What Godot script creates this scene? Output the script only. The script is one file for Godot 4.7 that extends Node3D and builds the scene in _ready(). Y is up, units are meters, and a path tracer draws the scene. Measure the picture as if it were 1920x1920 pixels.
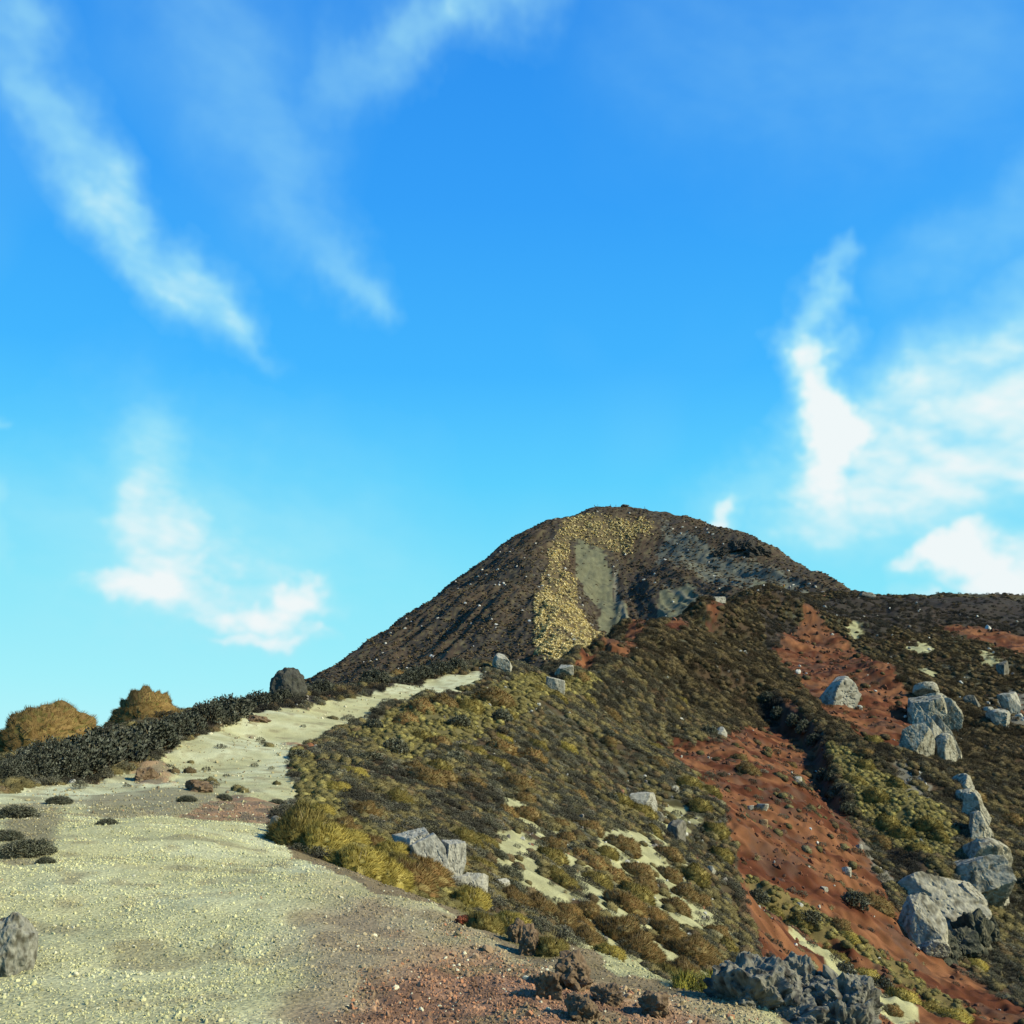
extends Node3D
# A footpath along a volcanic ridge, a red gully, and a peak behind. Metres, y up. The viewpoint stands at x = z = 0 on the path; x runs to its right, -z ahead.

const EXPOSURE := 1.65
const EYE := 1.6

# heights of the ridge and its slopes, surveyed as [x, y, z]
const SURVEY := [
	[-3.18, 0, -6.94], [-2.19, 0, -6.94], [-1.19, 0, -6.94], [-0.2, 0, -6.94], [0.8, 0, -6.94], [-4.06, 0.03, -8.75], [-2.79, 0.03, -8.75], [-1.52, 0.03, -8.75],
	[-0.47, 0.03, -8.75], [-1.88, 0, -0.68], [-1.15, 0, -1.64], [0, 0, -2], [1, 0, -1.73], [1.73, -0.1, -1], [2.49, -0.4, -0.22], [-2.5, 0, 0],
	[-4.33, 0, -2.5], [-3.21, 0, -3.83], [0, 0, -4.5], [1.71, 0, -4.7], [2.87, -0.35, -4.1], [4.33, -1.6, -2.5], [5.98, -3, -0.52], [5.79, -2.8, -6.89],
	[8.66, -5, -5], [9.96, -6, -0.87], [11.57, -7, -13.79], [17.32, -11, -10], [24.9, -15, -2.18], [-8.49, 0.1, -8.49], [-11.28, -0.5, -4.1], [-12, -2, 0],
	[-18, 0.6, -21.45], [-25.98, -3, -15], [-29.89, -8, -2.61], [-51.4, -20, -61.3], [-69.3, -25, -40], [-79.7, -30, -7], [-192.8, -90, -229.8], [-281.9, -100, -102.6],
	[-347.1, -160, -413.7], [-531.8, -180, -93.8], [-4.06, 0.33, -18.56], [-2.26, 0.15, -14.32], [-1.2, 0.12, -12.24], [-0.51, 0.05, -10.49], [0.18, -0.03, -9.3], [0.79, -0.07, -8.66],
	[1.35, -0.11, -8.29], [1.85, -0.15, -7.89], [1.68, -0.1, -6.8], [0, -1.02, -15], [0.94, -1.22, -13.97], [1.92, -1.51, -13.87], [2.87, -1.65, -13.7], [4.31, -2.46, -15.41],
	[-1.33, -0.59, -16.95], [-12.11, 1.2, -38.12], [-8.1, 1.18, -40.19], [-13.03, 2.56, -50.34], [-11.6, 4.05, -62.9], [-9.8, 5.57, -73.4], [-6.9, 7.19, -83.7], [-3.7, 8.29, -89.9],
	[-9.04, 0.59, -25.44], [-10.68, 0.62, -24.8], [-10.38, 0.53, -21.64], [-5.64, 0.41, -20.23], [-5.58, 0.38, -13.92], [-4.66, 0.35, -14.26], [-3.54, 0.24, -14.06], [-13.46, 0.83, -27.93],
	[-12.83, 0.96, -31.49], [-13.16, 1.48, -36.71], [-14.26, 3.18, -50.01], [-13.6, 4.41, -60.5], [-12, 5.57, -69], [-9, 6.98, -79.5], [-5.1, 8.72, -90.9], [-14.8, 1.16, -30.61],
	[-14.47, 1.38, -32.96], [-15.08, 1.92, -39.2], [-15.05, 2.65, -45.58], [-14.62, 3.76, -54.06], [-13.9, 5.25, -64.5], [-11.8, 6.35, -74.1], [-8.8, 7.96, -85.5], [-5.4, 9.38, -94.8],
	[-18.7, 1.47, -39.83], [-17.79, 1.92, -41.34], [-18.02, 3.33, -50.9], [-24.8, -0.19, -51.54], [-41.3, -8.91, -87.6], [-93.2, -28.75, -199.3], [-25.5, 0.39, -59.8], [-42.5, -9.16, -101.5],
	[-95.9, -30.38, -230.9], [-23.2, 0.9, -60.7], [-38.6, -8.46, -103], [-87.2, -28.91, -234.3], [-25.9, 1.84, -73.6], [-43, -8.83, -124.8], [-96.9, -31.43, -283.9], [-22.7, 1.48, -69.2],
	[-37.7, -8.75, -117.3], [-85.1, -30.67, -266.8], [-21.6, 2.81, -80.3], [-35.8, -8.23, -136.2], [-80.8, -30.96, -309.6], [-20.1, 4.56, -94.1], [-33.4, -7.4, -159.3], [-75.2, -30.89, -362.3],
	[-16.9, 5.76, -106.6], [-27.9, -7.29, -180.5], [-63, -32.28, -410.2], [-12.4, 7.56, -121.6], [-20.6, -6.56, -205.8], [-46.4, -32.6, -467.7], [-7.5, 9.17, -133.7], [-12.5, -5.73, -226.3],
	[-28.1, -32.34, -514.2], [-1.3, 8.5, -130], [-2.2, -6.27, -220], [-5, -33.06, -500], [-3.2, -0.1, -24.79], [-1.89, -0.49, -23.93], [-0.37, -1.17, -25], [1.14, -2.12, -25.97],
	[3.11, -3.21, -26.82], [4.53, -3.73, -27.63], [7.14, -4.62, -32.22], [7.47, -4.96, -31.12], [-7.18, 1.57, -44.42], [-4.4, 0.59, -33.71], [-2.87, 0.18, -35.89], [-1.04, -0.63, -34.98],
	[0.69, -1.46, -34.99], [2.47, -2.38, -35.91], [4.31, -3.32, -36.75], [6.2, -4.28, -37.49], [8.16, -5.07, -39.16], [-5.24, 2.07, -51.74], [-1.67, 1.56, -54.97], [1.04, 0.04, -51.99],
	[3.62, -1.2, -51.87], [6.26, -2.5, -52.63], [8.94, -3.55, -53.25], [10.48, -4.15, -51.95], [-5.5, 4.58, -67.8], [-2.1, 3.98, -70], [1.5, 2.97, -72], [5.3, 1.18, -74.8],
	[9.2, -0.69, -76.4], [14.4, -1.48, -77.7], [0.9, 6.63, -85], [5.8, 5.77, -94.8], [13.1, 3.64, -107.2], [18.1, 1.53, -102.4], [-3.1, 7.55, -85.9], [-1, 8.89, -93],
	[2.1, 9.75, -100], [5.8, 11.34, -111.9], [8.4, 13.74, -124.7], [12.7, 18.28, -144.4], [19.6, 22.22, -163.8], [28.4, 27.21, -187.9], [42.8, 34.27, -220.9], [58.4, 41.47, -253.3],
	[69.6, 45.39, -276.4], [84.4, 48.23, -298.3], [101.9, 50.94, -324.4], [120.8, 53.32, -349.7], [149.7, 58.39, -392.4], [179, 59.62, -412.9], [210.7, 61.52, -420.1], [2.3, 9.3, -112],
	[2.8, 4.55, -140], [6.4, 10.91, -125.3], [8, 5.75, -156.6], [9.4, 13.41, -139.7], [11.6, 7.97, -174.6], [14.2, 18.19, -161.8], [17.6, 12.54, -202.2], [21.9, 22.31, -183.5],
	[27.1, 16.32, -229.4], [31.7, 27.54, -210.4], [39.2, 21.16, -263.1], [47.7, 34.94, -247.4], [59, 28.08, -309.4], [65.3, 42.52, -283.8], [80.7, 35.25, -354.9], [77.7, 46.57, -309.6],
	[96.1, 38.71, -387.3], [94.3, 49.43, -334.2], [113.8, 52.09, -363.4], [134.9, 54.4, -391.8], [167.3, 59.47, -439.7], [199.9, 60.56, -462.6], [235.4, 62.58, -470.8], [78.5, 6.5, -534.3],
	[10.8, -19.8, -539.9], [21.1, -3, -299.3], [13.1, 11.59, -134.4], [25.9, 18.01, -173.1], [20.6, 9.79, -138.5], [43.6, 25.38, -215.6], [29.4, 10.3, -147.1], [42, 17.27, -185.3],
	[61.7, 30.83, -242.3], [20.5, 5.03, -118.2], [64.7, 27.09, -231.1], [88.3, 40.69, -286.7], [19.4, 0.59, -96.1], [28.4, 2.65, -114.5], [26.7, -1.35, -98.5], [19.1, -3.99, -81.8],
	[25.9, -4.44, -88.3], [16.9, -6.15, -70], [22.1, -7.47, -72.7], [14.7, -7.79, -58.17], [20.7, -9.44, -64.8], [25.6, -11.68, -67.3], [26.6, -12.42, -62.6], [13.95, -8.96, -50.1],
	[16.59, -10.01, -50.34], [39.5, 12.7, -160.2], [39.8, 7.24, -144.6], [38.6, 2.79, -129.3], [35, -1.78, -112.7], [32.3, -5.23, -99.9], [32, -7.36, -92.6], [67, 17.53, -188.4],
	[58.2, 6.85, -154.4], [42.8, 1.52, -122.8], [38.9, -2.56, -105], [35.7, -6.37, -91.3], [30, -9.48, -82.7], [115.8, 30.92, -265.9], [83, 13, -192.9], [62.6, 2.95, -147.2],
	[48.5, -2.97, -115.2], [40.3, -6.87, -97], [37.6, -10.23, -88.3], [31.7, -12.2, -78.9], [109, 20.62, -225], [70.9, 2.97, -149], [50.8, -5.31, -108.7], [41.8, -10.57, -90.9],
	[35.5, -13.16, -78.3], [263.7, 59.51, -424.8], [130.2, 14.22, -213.4], [71.6, -3.17, -120.3], [52.8, -10.55, -90.7], [37.1, -13, -65.2], [323.9, 43.6, -380.9], [88.8, -2.69, -108.2],
	[43.2, -10.74, -55.1], [79.7, -40, -7], [298.9, -60, -26.1], [537.9, -60, -47.1]]
# heights of the peak
const SURVEY_PEAK := [
	[-123.5, 18.77, -505.1], [-105.7, 38.36, -534.6], [-90.1, 53.51, -562.8], [-74.3, 73.44, -595.4], [-52.6, 97.42, -627.8], [-30.7, 113.1, -649.3], [0, 140.63, -680], [14.7, 151.62, -689.8],
	[38.3, 168.16, -719], [63, 177.66, -737.3], [83.6, 180.39, -745.3], [116.9, 172.47, -730.7], [139.1, 160.23, -706.4], [157, 144.8, -671.9], [163.6, 130.6, -639.4], [178.2, 104.58, -583.4],
	[191.3, 84.12, -537], [199.5, 57.05, -480.2], [-141.4, 9.8, -581], [-181.2, -46.66, -758.7], [-121, 31.45, -615], [-155, -22.84, -802.7], [-103.1, 48.08, -647.3], [-132.1, -5.2, -844.7],
	[-85, 70.04, -684.7], [-108.8, 18.63, -893.4], [-60.2, 96.63, -722], [-77.1, 48.26, -941.9], [-35.2, 113.99, -746.7], [-45, 67.57, -974], [0, 144.66, -782], [0, 102.5, -1020],
	[16.8, 156.95, -793.3], [21.5, 116.79, -1034.8], [43.9, 175.13, -826.8], [56.1, 136.23, -1078.5], [72.1, 185.54, -847.9], [92.2, 147.19, -1106.2], [95.7, 188.48, -857.2], [122.4, 149.96, -1118.3],
	[133.8, 179.8, -840.4], [171.3, 140.79, -1096.7], [159.3, 166.41, -812.5], [203.9, 126.82, -1060.6], [179.7, 149.62, -772.9], [230.1, 109.75, -1009.1], [187.2, 134.19, -735.5], [239.8, 94.14, -960.5],
	[204, 105.82, -671.2], [261.4, 65, -876.9], [219, 83.56, -617.8], [280.8, 42.42, -807.6], [228.5, 53.99, -552.6], [293.2, 11.8, -722.8], [33, 150.73, -689.2], [13.1, 118.98, -619.9],
	[7.3, 92.7, -560], [10.4, 69.75, -499.9], [13.3, 44.56, -429.8], [0, 41.06, -440], [-19.4, 101.6, -614.7], [-31.1, 67.25, -544.1], [-56.6, 51.08, -521.9], [-68.3, 40.85, -510.5],
	[-39.5, 42.05, -478.4], [-83.4, 40.51, -523.4], [56, 153.67, -702.8], [67.9, 129.73, -676.6], [45.3, 112.25, -638.4], [61.9, 96.2, -621.9], [39.7, 75.7, -543.6], [24.9, 54.46, -479.4],
	[59.9, 69.39, -561.8], [48.4, 60.04, -517.7], [104.8, 141.78, -682], [87.9, 108.85, -618.8], [113.9, 118.42, -634.9], [120.3, 97.23, -587.8], [143.6, 115.42, -618.6], [84.7, 83.62, -558.6],
	[155.5, 97.21, -569.1], [87, 61.01, -492.4], [123.4, 60.06, -484.5], [-34.2, 20.02, -418.6], [7.8, 24.06, -379.9], [48.9, 29.09, -397], [92.8, 34.14, -409.6], [-86.6, 17.65, -472.1],
	[147.7, 46.2, -446.2], [-97, -4.84, -418.9], [-27.4, 1.37, -338.9], [6.3, 1.39, -309.9], [38.5, 1.38, -317.7], [117.8, 13.88, -361.3]]
# outlines on the ground (x, z, x, z ...), by what the ground is made of
var regions := {
	"sand": [PackedFloat32Array([-12.62, -20.06, -12.34, -25.65, -12.55, -27.79, -12.23, -31.21, -12.22, -34.64, -13.4, -41.9, -14, -50.9, -14, -56.1, -12.7, -62.1, -11, -67, -10, -74.8, -7.4, -84.5, -5.1, -89.9, -2.1, -91.5, -3.1, -85.6, -5.3, -80.1, -7.6, -74.3, -8.6, -65.2, -9.2, -56.6, -9.8, -48.2, -8.5, -40, -5.77, -28.84, -5.11, -22.29, -3.87, -17.71, -2.46, -13.83, -1.5, -11.75, -0.91, -11.62, -0.53, -10.83, 0, -9.18, 0.56, -8.28, 1.28, -7.87, 1.87, -7.83, 1.6, -6.25, 0.62, -4, -2.37, -4.11]),
		PackedFloat32Array([-0.61, -35.32, 0, -38.33, 0.64, -32.44, 1.47, -29.96, 2.35, -28.37, 3.12, -26.83, 1.36, -9.42, 0.79, -8.68, 1.02, -21.04, 0.35, -24.01, -0.52, -26.4]),
		PackedFloat32Array([0.7, -49.6, 1, -45, 1.4, -41.6, 1.74, -39.18, 1.18, -39.72, 0.4, -42.4, -0.4, -44, -0.4, -46.8]),
		PackedFloat32Array([5.6, -54.1, 7.6, -59.7, 7, -49.1, 7.5, -45.1, 8.3, -44.7, 6.85, -38.1, 5.45, -36.09, 5.04, -39.54, 4.6, -42.6, 3.5, -44.6]),
		PackedFloat32Array([1.98, -39.95, 2.48, -35.94, 3.34, -34.13, 4.22, -32.06, 5.57, -31.11, 6.67, -30.16, 5.25, -27.98, 3.82, -27.28, 3.22, -30.02, 1.98, -31.13]),
		PackedFloat32Array([8.83, -38.08, 8.6, -33.78, 8.93, -32.19, 9.77, -32.52, 1.93, -7.5, 7.24, -30.76]),
		PackedFloat32Array([15.7, -62.1, 17.8, -61.1, 19.1, -57.5, 20.3, -54.6, 18.2, -52.2, 17.1, -55.5, 15.1, -57.7]),
		PackedFloat32Array([77.5, -244.3, 82.9, -248.8, 85, -240.9, 78.9, -237.8]),
		PackedFloat32Array([89.7, -237.4, 98.9, -244.7, 96.7, -233.8, 88.7, -229]),
		PackedFloat32Array([111.6, -260.8, 116.1, -262.9, 107.2, -245]),
		PackedFloat32Array([105.5, -237.3, 110.6, -237.8, 108, -228.7, 103.2, -227.3]),
		PackedFloat32Array([84.5, -221.4, 87.4, -220.2, 86.4, -210, 81.3, -208.1])],
	"red": [PackedFloat32Array([13.6, -107.2, 17, -108.2, 21.1, -112.3, 29.9, -133.5, 34.9, -145.3, 39.7, -149.2, 39.4, -136.2, 35.2, -116.4, 32.7, -105.3, 31.4, -97.3, 28.6, -85.3, 28.9, -80.1, 30.7, -75.6, 30.9, -67.2, 25.3, -52.3, 1.63, -6.39, 8.21, -32.84, 8.63, -37.99, 11, -50.1, 14.1, -67.4, 15.2, -75.4, 15.3, -84.6, 14.2, -90.7]),
		PackedFloat32Array([71.5, -253.2, 75.4, -249.4, 78.1, -235.4, 68.8, -185.6, 65.7, -175.3, 65.1, -163.5, 58.2, -150.8, 46.9, -127.1, 44.2, -132.3, 44.6, -150.5, 49, -183.3, 52.7, -208.2, 68.4, -243.5]),
		PackedFloat32Array([118.3, -287.5, 130.1, -281.2, 138.1, -271.7, 123.2, -243.3, 120.3, -261, 116.3, -273.2]),
		PackedFloat32Array([-0.7, -10.97, -0.4, -10.15, 0, -8.91, 0.55, -8.09, 1.26, -7.74, 1.84, -7.68, 1.11, -4.44, -0.85, -4.59, -1.09, -7.15, -0.95, -8.21, -0.72, -9.33]),
		PackedFloat32Array([-7.63, -28.7, -5.99, -28.5, -4.92, -21.5, -6.7, -21.32]),
		PackedFloat32Array([-12.37, -34.08, -12.7, -38.8, -9.85, -31.13, -10.76, -30.61]),
		PackedFloat32Array([-10.6, -49.8, -9.2, -48.9, -8.4, -42.4]),
		PackedFloat32Array([5.7, -111.2, 12.7, -143.6, 28.3, -187, 58.3, -253, 57.5, -249.8, 31, -185.9, 16.6, -145.1, 9.2, -118.5])],
	"dark": [PackedFloat32Array([64.4, -256, 94.7, -301.4, 124.3, -320.8, 179.5, -342.9, 142.7, -275, 118.7, -285.1, 86.4, -241.3, 79.4, -253.5, 71.5, -253.2]),
		PackedFloat32Array([59.2, -246.8, 68.4, -243.5, 59.1, -191, 52.2, -187.6, 53.4, -214.7]),
		PackedFloat32Array([34.2, -151.6, 38.5, -153.2, 39.2, -133.4, 35.8, -118.3, 36.1, -127.4, 35.4, -147.2]),
		PackedFloat32Array([-18.22, -31.21, -15.91, -32.84, -15.4, -37.5, -14.9, -45.2, -13.8, -64.1, -7.2, -87.7, -5.2, -91.9, -5.1, -90.4, -11.8, -67.8, -14.3, -52.1, -12.84, -35.85, -12.77, -31.35, -13.28, -27.56, -13.26, -22.83]),
		PackedFloat32Array([46.6, -152, 60.9, -174.5, 53.8, -145.2, 45.2, -121.2, 46, -133.6]),
		PackedFloat32Array([36.1, -106.1, 36.8, -100.1, 34.3, -89.4, 31.6, -84.9, 31.7, -91.7])],
	"straw": [PackedFloat32Array([-9.9, -47.3, -7.4, -40.8, -4.22, -27.31, -2.22, -22.46, -0.75, -19.08, 0, -10.13, 0.51, -8.87, 0.17, -9.03, -0.54, -11.16, -1.69, -17.23, -2.78, -17.56, -4.06, -19.44, -6.26, -31.19]),
		PackedFloat32Array([14.6, -68.9, 17.2, -67.6, 20.4, -67.4, 23.5, -65.9, 25.5, -60.6, 22.2, -56.8, 20.5, -62.5, 16.8, -64, 14.6, -64.8]),
		PackedFloat32Array([37.9, -129.1, 39.5, -122.3, 42.7, -115.1, 42.2, -101.1, 35.8, -90.5, 34.3, -96.3, 33.7, -103.8]),
		PackedFloat32Array([-8.6, -53.2, -6.7, -72.5, -2.5, -81.8, 5.6, -108.7, 10.1, -115.3, 1.7, -81.8, -2, -64.2, -4.7, -46.9])],
	"brown": [PackedFloat32Array([-2.91, -16.39, -1.5, -11.75, -0.53, -10.83, 0.56, -8.28, 1.87, -7.83, 1.11, -4.44, -1.15, -4.6, -1.44, -7.16, -1.77, -9.1, -2.05, -11.02]),
		PackedFloat32Array([-10.71, -25.77, -9.94, -30, -8.16, -30.11, -6.09, -28.29, -4.92, -21.5, -6.41, -19.5, -7.94, -19.66]),
		PackedFloat32Array([-11.62, -24.19, -10.9, -25.6, -7.23, -17.48, -5.6, -13.03, -5.95, -12.57])],
	"sparse": [PackedFloat32Array([-0.55, -36.61, 3.4, -48.2, 8.9, -64.1, 9.1, -48.6, 8.23, -38.61, 7.17, -31.1, 1.22, -8.71, 1.39, -20.48, -0.12, -24.41]),
		PackedFloat32Array([8.5, -73.7, 12.7, -76.6, 13.4, -72.7, 9.2, -66.2])],
	"rubble": [PackedFloat32Array([43, -120.2, 46.1, -120.4, 45.4, -113.2, 40, -102.7, 41.1, -112.3]),
		PackedFloat32Array([90.1, -199.7, 102.7, -208.4, 79, -158.5, 73.3, -156.8]),
		PackedFloat32Array([30.4, -96.9, 31.9, -94.7, 30.3, -85.7, 27.7, -82, 27.6, -87.2])]}
var peak_regions := {
	"straw": [PackedFloat32Array([38.4, -719.8, 67.2, -740.5, 101.1, -728.9, 98.7, -700.8, 80.8, -693.3, 72.1, -681.5, 59.1, -696.3, 44.2, -694.2, 30.9, -636.6, 37.3, -617.4, 39.9, -546.1, 47.3, -528.7, 25.3, -409.5, 10.8, -419.7, 10.8, -516.3, 19.5, -616.1, 29.1, -685.4]),
		PackedFloat32Array([77.9, -552.9, 84.2, -555.3, 66.3, -531.6, 59.8, -523.8])],
	"sand": [PackedFloat32Array([39.9, -672.3, 51.1, -688.9, 67, -668.6, 66.8, -642, 52.8, -593.9, 40.6, -618.7]),
		PackedFloat32Array([48.2, -577.3, 65.8, -627.3, 67.1, -560.8, 49.4, -501]),
		PackedFloat32Array([84.7, -598.5, 105.4, -607.4, 106.6, -536.4, 78.6, -538.7]),
		PackedFloat32Array([141.4, -597.1, 147.9, -597.7, 140.9, -548.3, 134, -555.4])],
	"grey": [PackedFloat32Array([111.3, -719.8, 132.5, -658, 157.5, -609.3, 164.7, -559.6, 136.4, -542.1, 109.4, -611.7, 96, -672.2])]}
var peak_paths := [
	PackedFloat32Array([68.3, -661.5, 65.1, -642.2, 64.7, -623.8, 64.2, -590.7, 67.9, -566.7]),
	PackedFloat32Array([91.2, -608.9, 101.1, -584.1, 104.5, -540.1])]
# steps in the ground: line (x, z ...), drop, width of the step, run-out
var scarps := [
	[PackedFloat32Array([37, -155.2, 38, -148.6, 39, -141.7, 38.6, -131.2, 35.8, -118.3, 33.2, -107, 31.9, -99.6]), 1.8, 1.6, 12],
	[PackedFloat32Array([14.7, -68.6, 15.6, -66.1, 17.1, -64.8, 18.5, -63.3, 20, -60.9, 21.7, -59.4, 23.5, -58.5]), 0.5, 0.8, 4],
	[PackedFloat32Array([5.7, -111.5, 8.2, -122.1, 12, -144.1, 13.5, -144.4]), 1.0, 1.0, 6]]
# kind, label, x, z, width, height
const ROCKS := [
	["pale", "lichen streaked boulder standing alone where the path meets the skyline", -0.72, -92.99, 1.63, 1.72],
	["pale", "pale grey wedge rock on the scrub slope above a brown shrub", 3.79, -94.76, 1.75, 1.65],
	["pale", "long grey slab rock lying at the crest below the dark red ridge", 5.76, -109.72, 2.26, 1.47],
	["dome", "dark lumpy lava boulder on the skyline beside the path", -14.03, -64.46, 2.05, 1.91],
	["pale", "white topped rock with a dark shaded side in the slope scrub", 8.73, -69.42, 1.66, 1.39],
	["grey", "small grey stone just below the white topped slope rock", 9.53, -69.31, 0.62, 0.62],
	["grey", "grey weathered outcrop among shrubs below the white topped rock", 10.06, -65.85, 1.31, 1.24],
	["pale", "small white rock poking out behind the yellow edge bush", -0.28, -23.62, 0.42, 0.26],
	["grey", "grey stone at the upper end of the grassy path bank", -4, -18.49, 0.31, 0.33],
	["scoria", "rust based scoria rock on red ground nearest the path", 0.24, -7.44, 0.19, 0.16],
	["scoria", "squat scoria rock at the bottom of the red ground", 0.45, -6.94, 0.21, 0.15],
	["scoria", "dark scoria heap at the edge of the red ground", 0.45, -7.81, 0.3, 0.19],
	["scoria", "brown upright scoria rock below the edge bushes", 0.15, -9.24, 0.2, 0.22],
	["scoria", "small dark scoria rock tucked against the edge bushes", 0.07, -9.83, 0.17, 0.17],
	["scoria", "low brown scoria rock between scoria heap and lava outcrop", 0.64, -7.44, 0.18, 0.11],
	["scoria", "flat dark scoria rock just before the lava outcrop", 0.94, -7.24, 0.21, 0.12],
	["redrock", "small brick red scoria lump beside the edge bushes", -0.47, -10.38, 0.11, 0.09],
	["mottled", "rounded grey mottled boulder cut by the photo edge on pale gravel", -3.86, -8.39, 0.34, 0.41],
	["scoria", "low brown scoria lump on the pinkish patch of path", -11.24, -32.17, 0.71, 0.39],
	["scoria", "low grey scoria lump crossing the path", -8.54, -28.85, 0.67, 0.29],
	["scoria", "small dark stone lying alone on the pale upper path", -13.09, -53.53, 0.98, 0.38],
	["pale", "pale stone under a dark bush at the top of the red gully", 23.05, -115.01, 1.28, 1.05],
	["pale", "pale stone lying in the middle of the red gully", 29.38, -108.89, 1.43, 1.1],
	["pale", "small pale stone, first of two on the orange gully floor", 19.27, -86.12, 0.6, 0.43],
	["pale", "flat pale stone, second of two on the orange gully floor", 20.4, -86.75, 0.87, 0.52],
	["ochre", "ochre stone with a dark side low in the red gully", 19.37, -82.05, 0.82, 0.57],
	["pale", "bright white stone at the lower end of the stony rib", 25.24, -81.3, 0.8, 0.72],
	["pale", "large pale blocky boulder with a dark side above the red gully", 50.01, -158.75, 6.01, 3.9],
	["pale", "pale stone at the top of the dark edged rib", 43.28, -165.28, 1.36, 1.02],
	["grey", "upright pointed rock with one pale edge on the far slope", 101.83, -214.81, 2.65, 3.53],
	["grey", "dark flat rock with a pale end on the far slope", 75.54, -170.65, 2.62, 1.74],
	["pale", "white stone below the dark flat rock on the far slope", 75.3, -164.82, 1.51, 1.51],
	["pale", "cracked pale rock mass at the edge of the far slope", 83.72, -174.41, 3.56, 4.45],
	["pale", "low white rock rubble at the edge of the far slope", 73.83, -157.82, 3.69, 2.25],
	["pale", "pale block on the dark red ridge crest", 45.68, -223.96, 2.81, 1.64],
	["grey", "grey split rock on the skyline at the foot of the mountain", 108.7, -308.97, 4.53, 2.59],
	["grey", "small grey stone beside the big white cliff", 36.69, -87.11, 0.68, 0.51],
	["pale", "small white stone on the orange lower gully", 20.71, -71.77, 0.56, 0.35],
	["pale", "white stone at the bend of the stony rib", 30, -92.94, 0.55, 0.55],
	["ochre", "tiny orange stone at the upper red patch", 68.54, -177.55, 1.28, 0.55],
	["pale", "flat pale stone at the top edge of the shrub slope", 11.9, -77.8, 0.62, 0.39],
	["pale", "white stone on the lip above the red gully", 9.4, -50.92, 0.35, 0.45],
	["grey", "blue grey rock on the lip at the foot of the sandy slope", 7.67, -36.05, 0.45, 0.45]]
# label, blocks [x, y, z, width, height]
const CLIFFS := [
	["pale cliff of two split faces standing out of the upper slope", [[49.44, 1.01, -127.54, 2.19, 4.51], [52.01, 1, -130.42, 2.63, 7.24], [61.67, 6.08, -154.59, 3.15, 5.51], [55.27, 1.11, -134.14, 2.03, 6.77], [53.44, 0.25, -128.36, 1.68, 3.88], [66.11, 7.89, -161.21, 2.8, 4.11], [68.22, 10.82, -170.45, 2.27, 2.62], [66.04, 6.14, -156.36, 1.75, 3.98]]],
	["narrow pale rock fin running down to the big white cliff", [[50.34, -2.6, -117.37, 1.53, 2.12], [49.27, -3.77, -113.35, 1.59, 2.49], [45.63, -5.01, -103.95, 1.66, 2.9], [43.83, -6.59, -99.19, 1.67, 2.95], [43.43, -7.46, -97.44, 1.25, 1.93]]],
	["big white faceted cliff above a dark undercut", [[28.04, -11.14, -74.37, 1.59, 3.46], [32.88, -11.47, -81.89, 3.5, 3.98], [35.81, -10.07, -87.14, 2.56, 2.13], [38.31, -10.49, -88.46, 3.29, 4.32], [41.9, -8.45, -94.73, 2.43, 2.8], [36.89, -11.08, -86.36, 1.09, 2.95], [28.41, -11.51, -73.4, 0.92, 1.07], [40.49, -10.12, -90.65, 1.33, 2.66]]],
	["dark mossy rock wall under the big white cliff", [[29.38, -11.9, -74.13, 1.29, 2.15], [31.98, -12.54, -78, 1.36, 2.26], [33.78, -12.56, -79.67, 1.54, 3.08], [35.94, -12.41, -82.19, 1.2, 2.39]]]]
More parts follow.
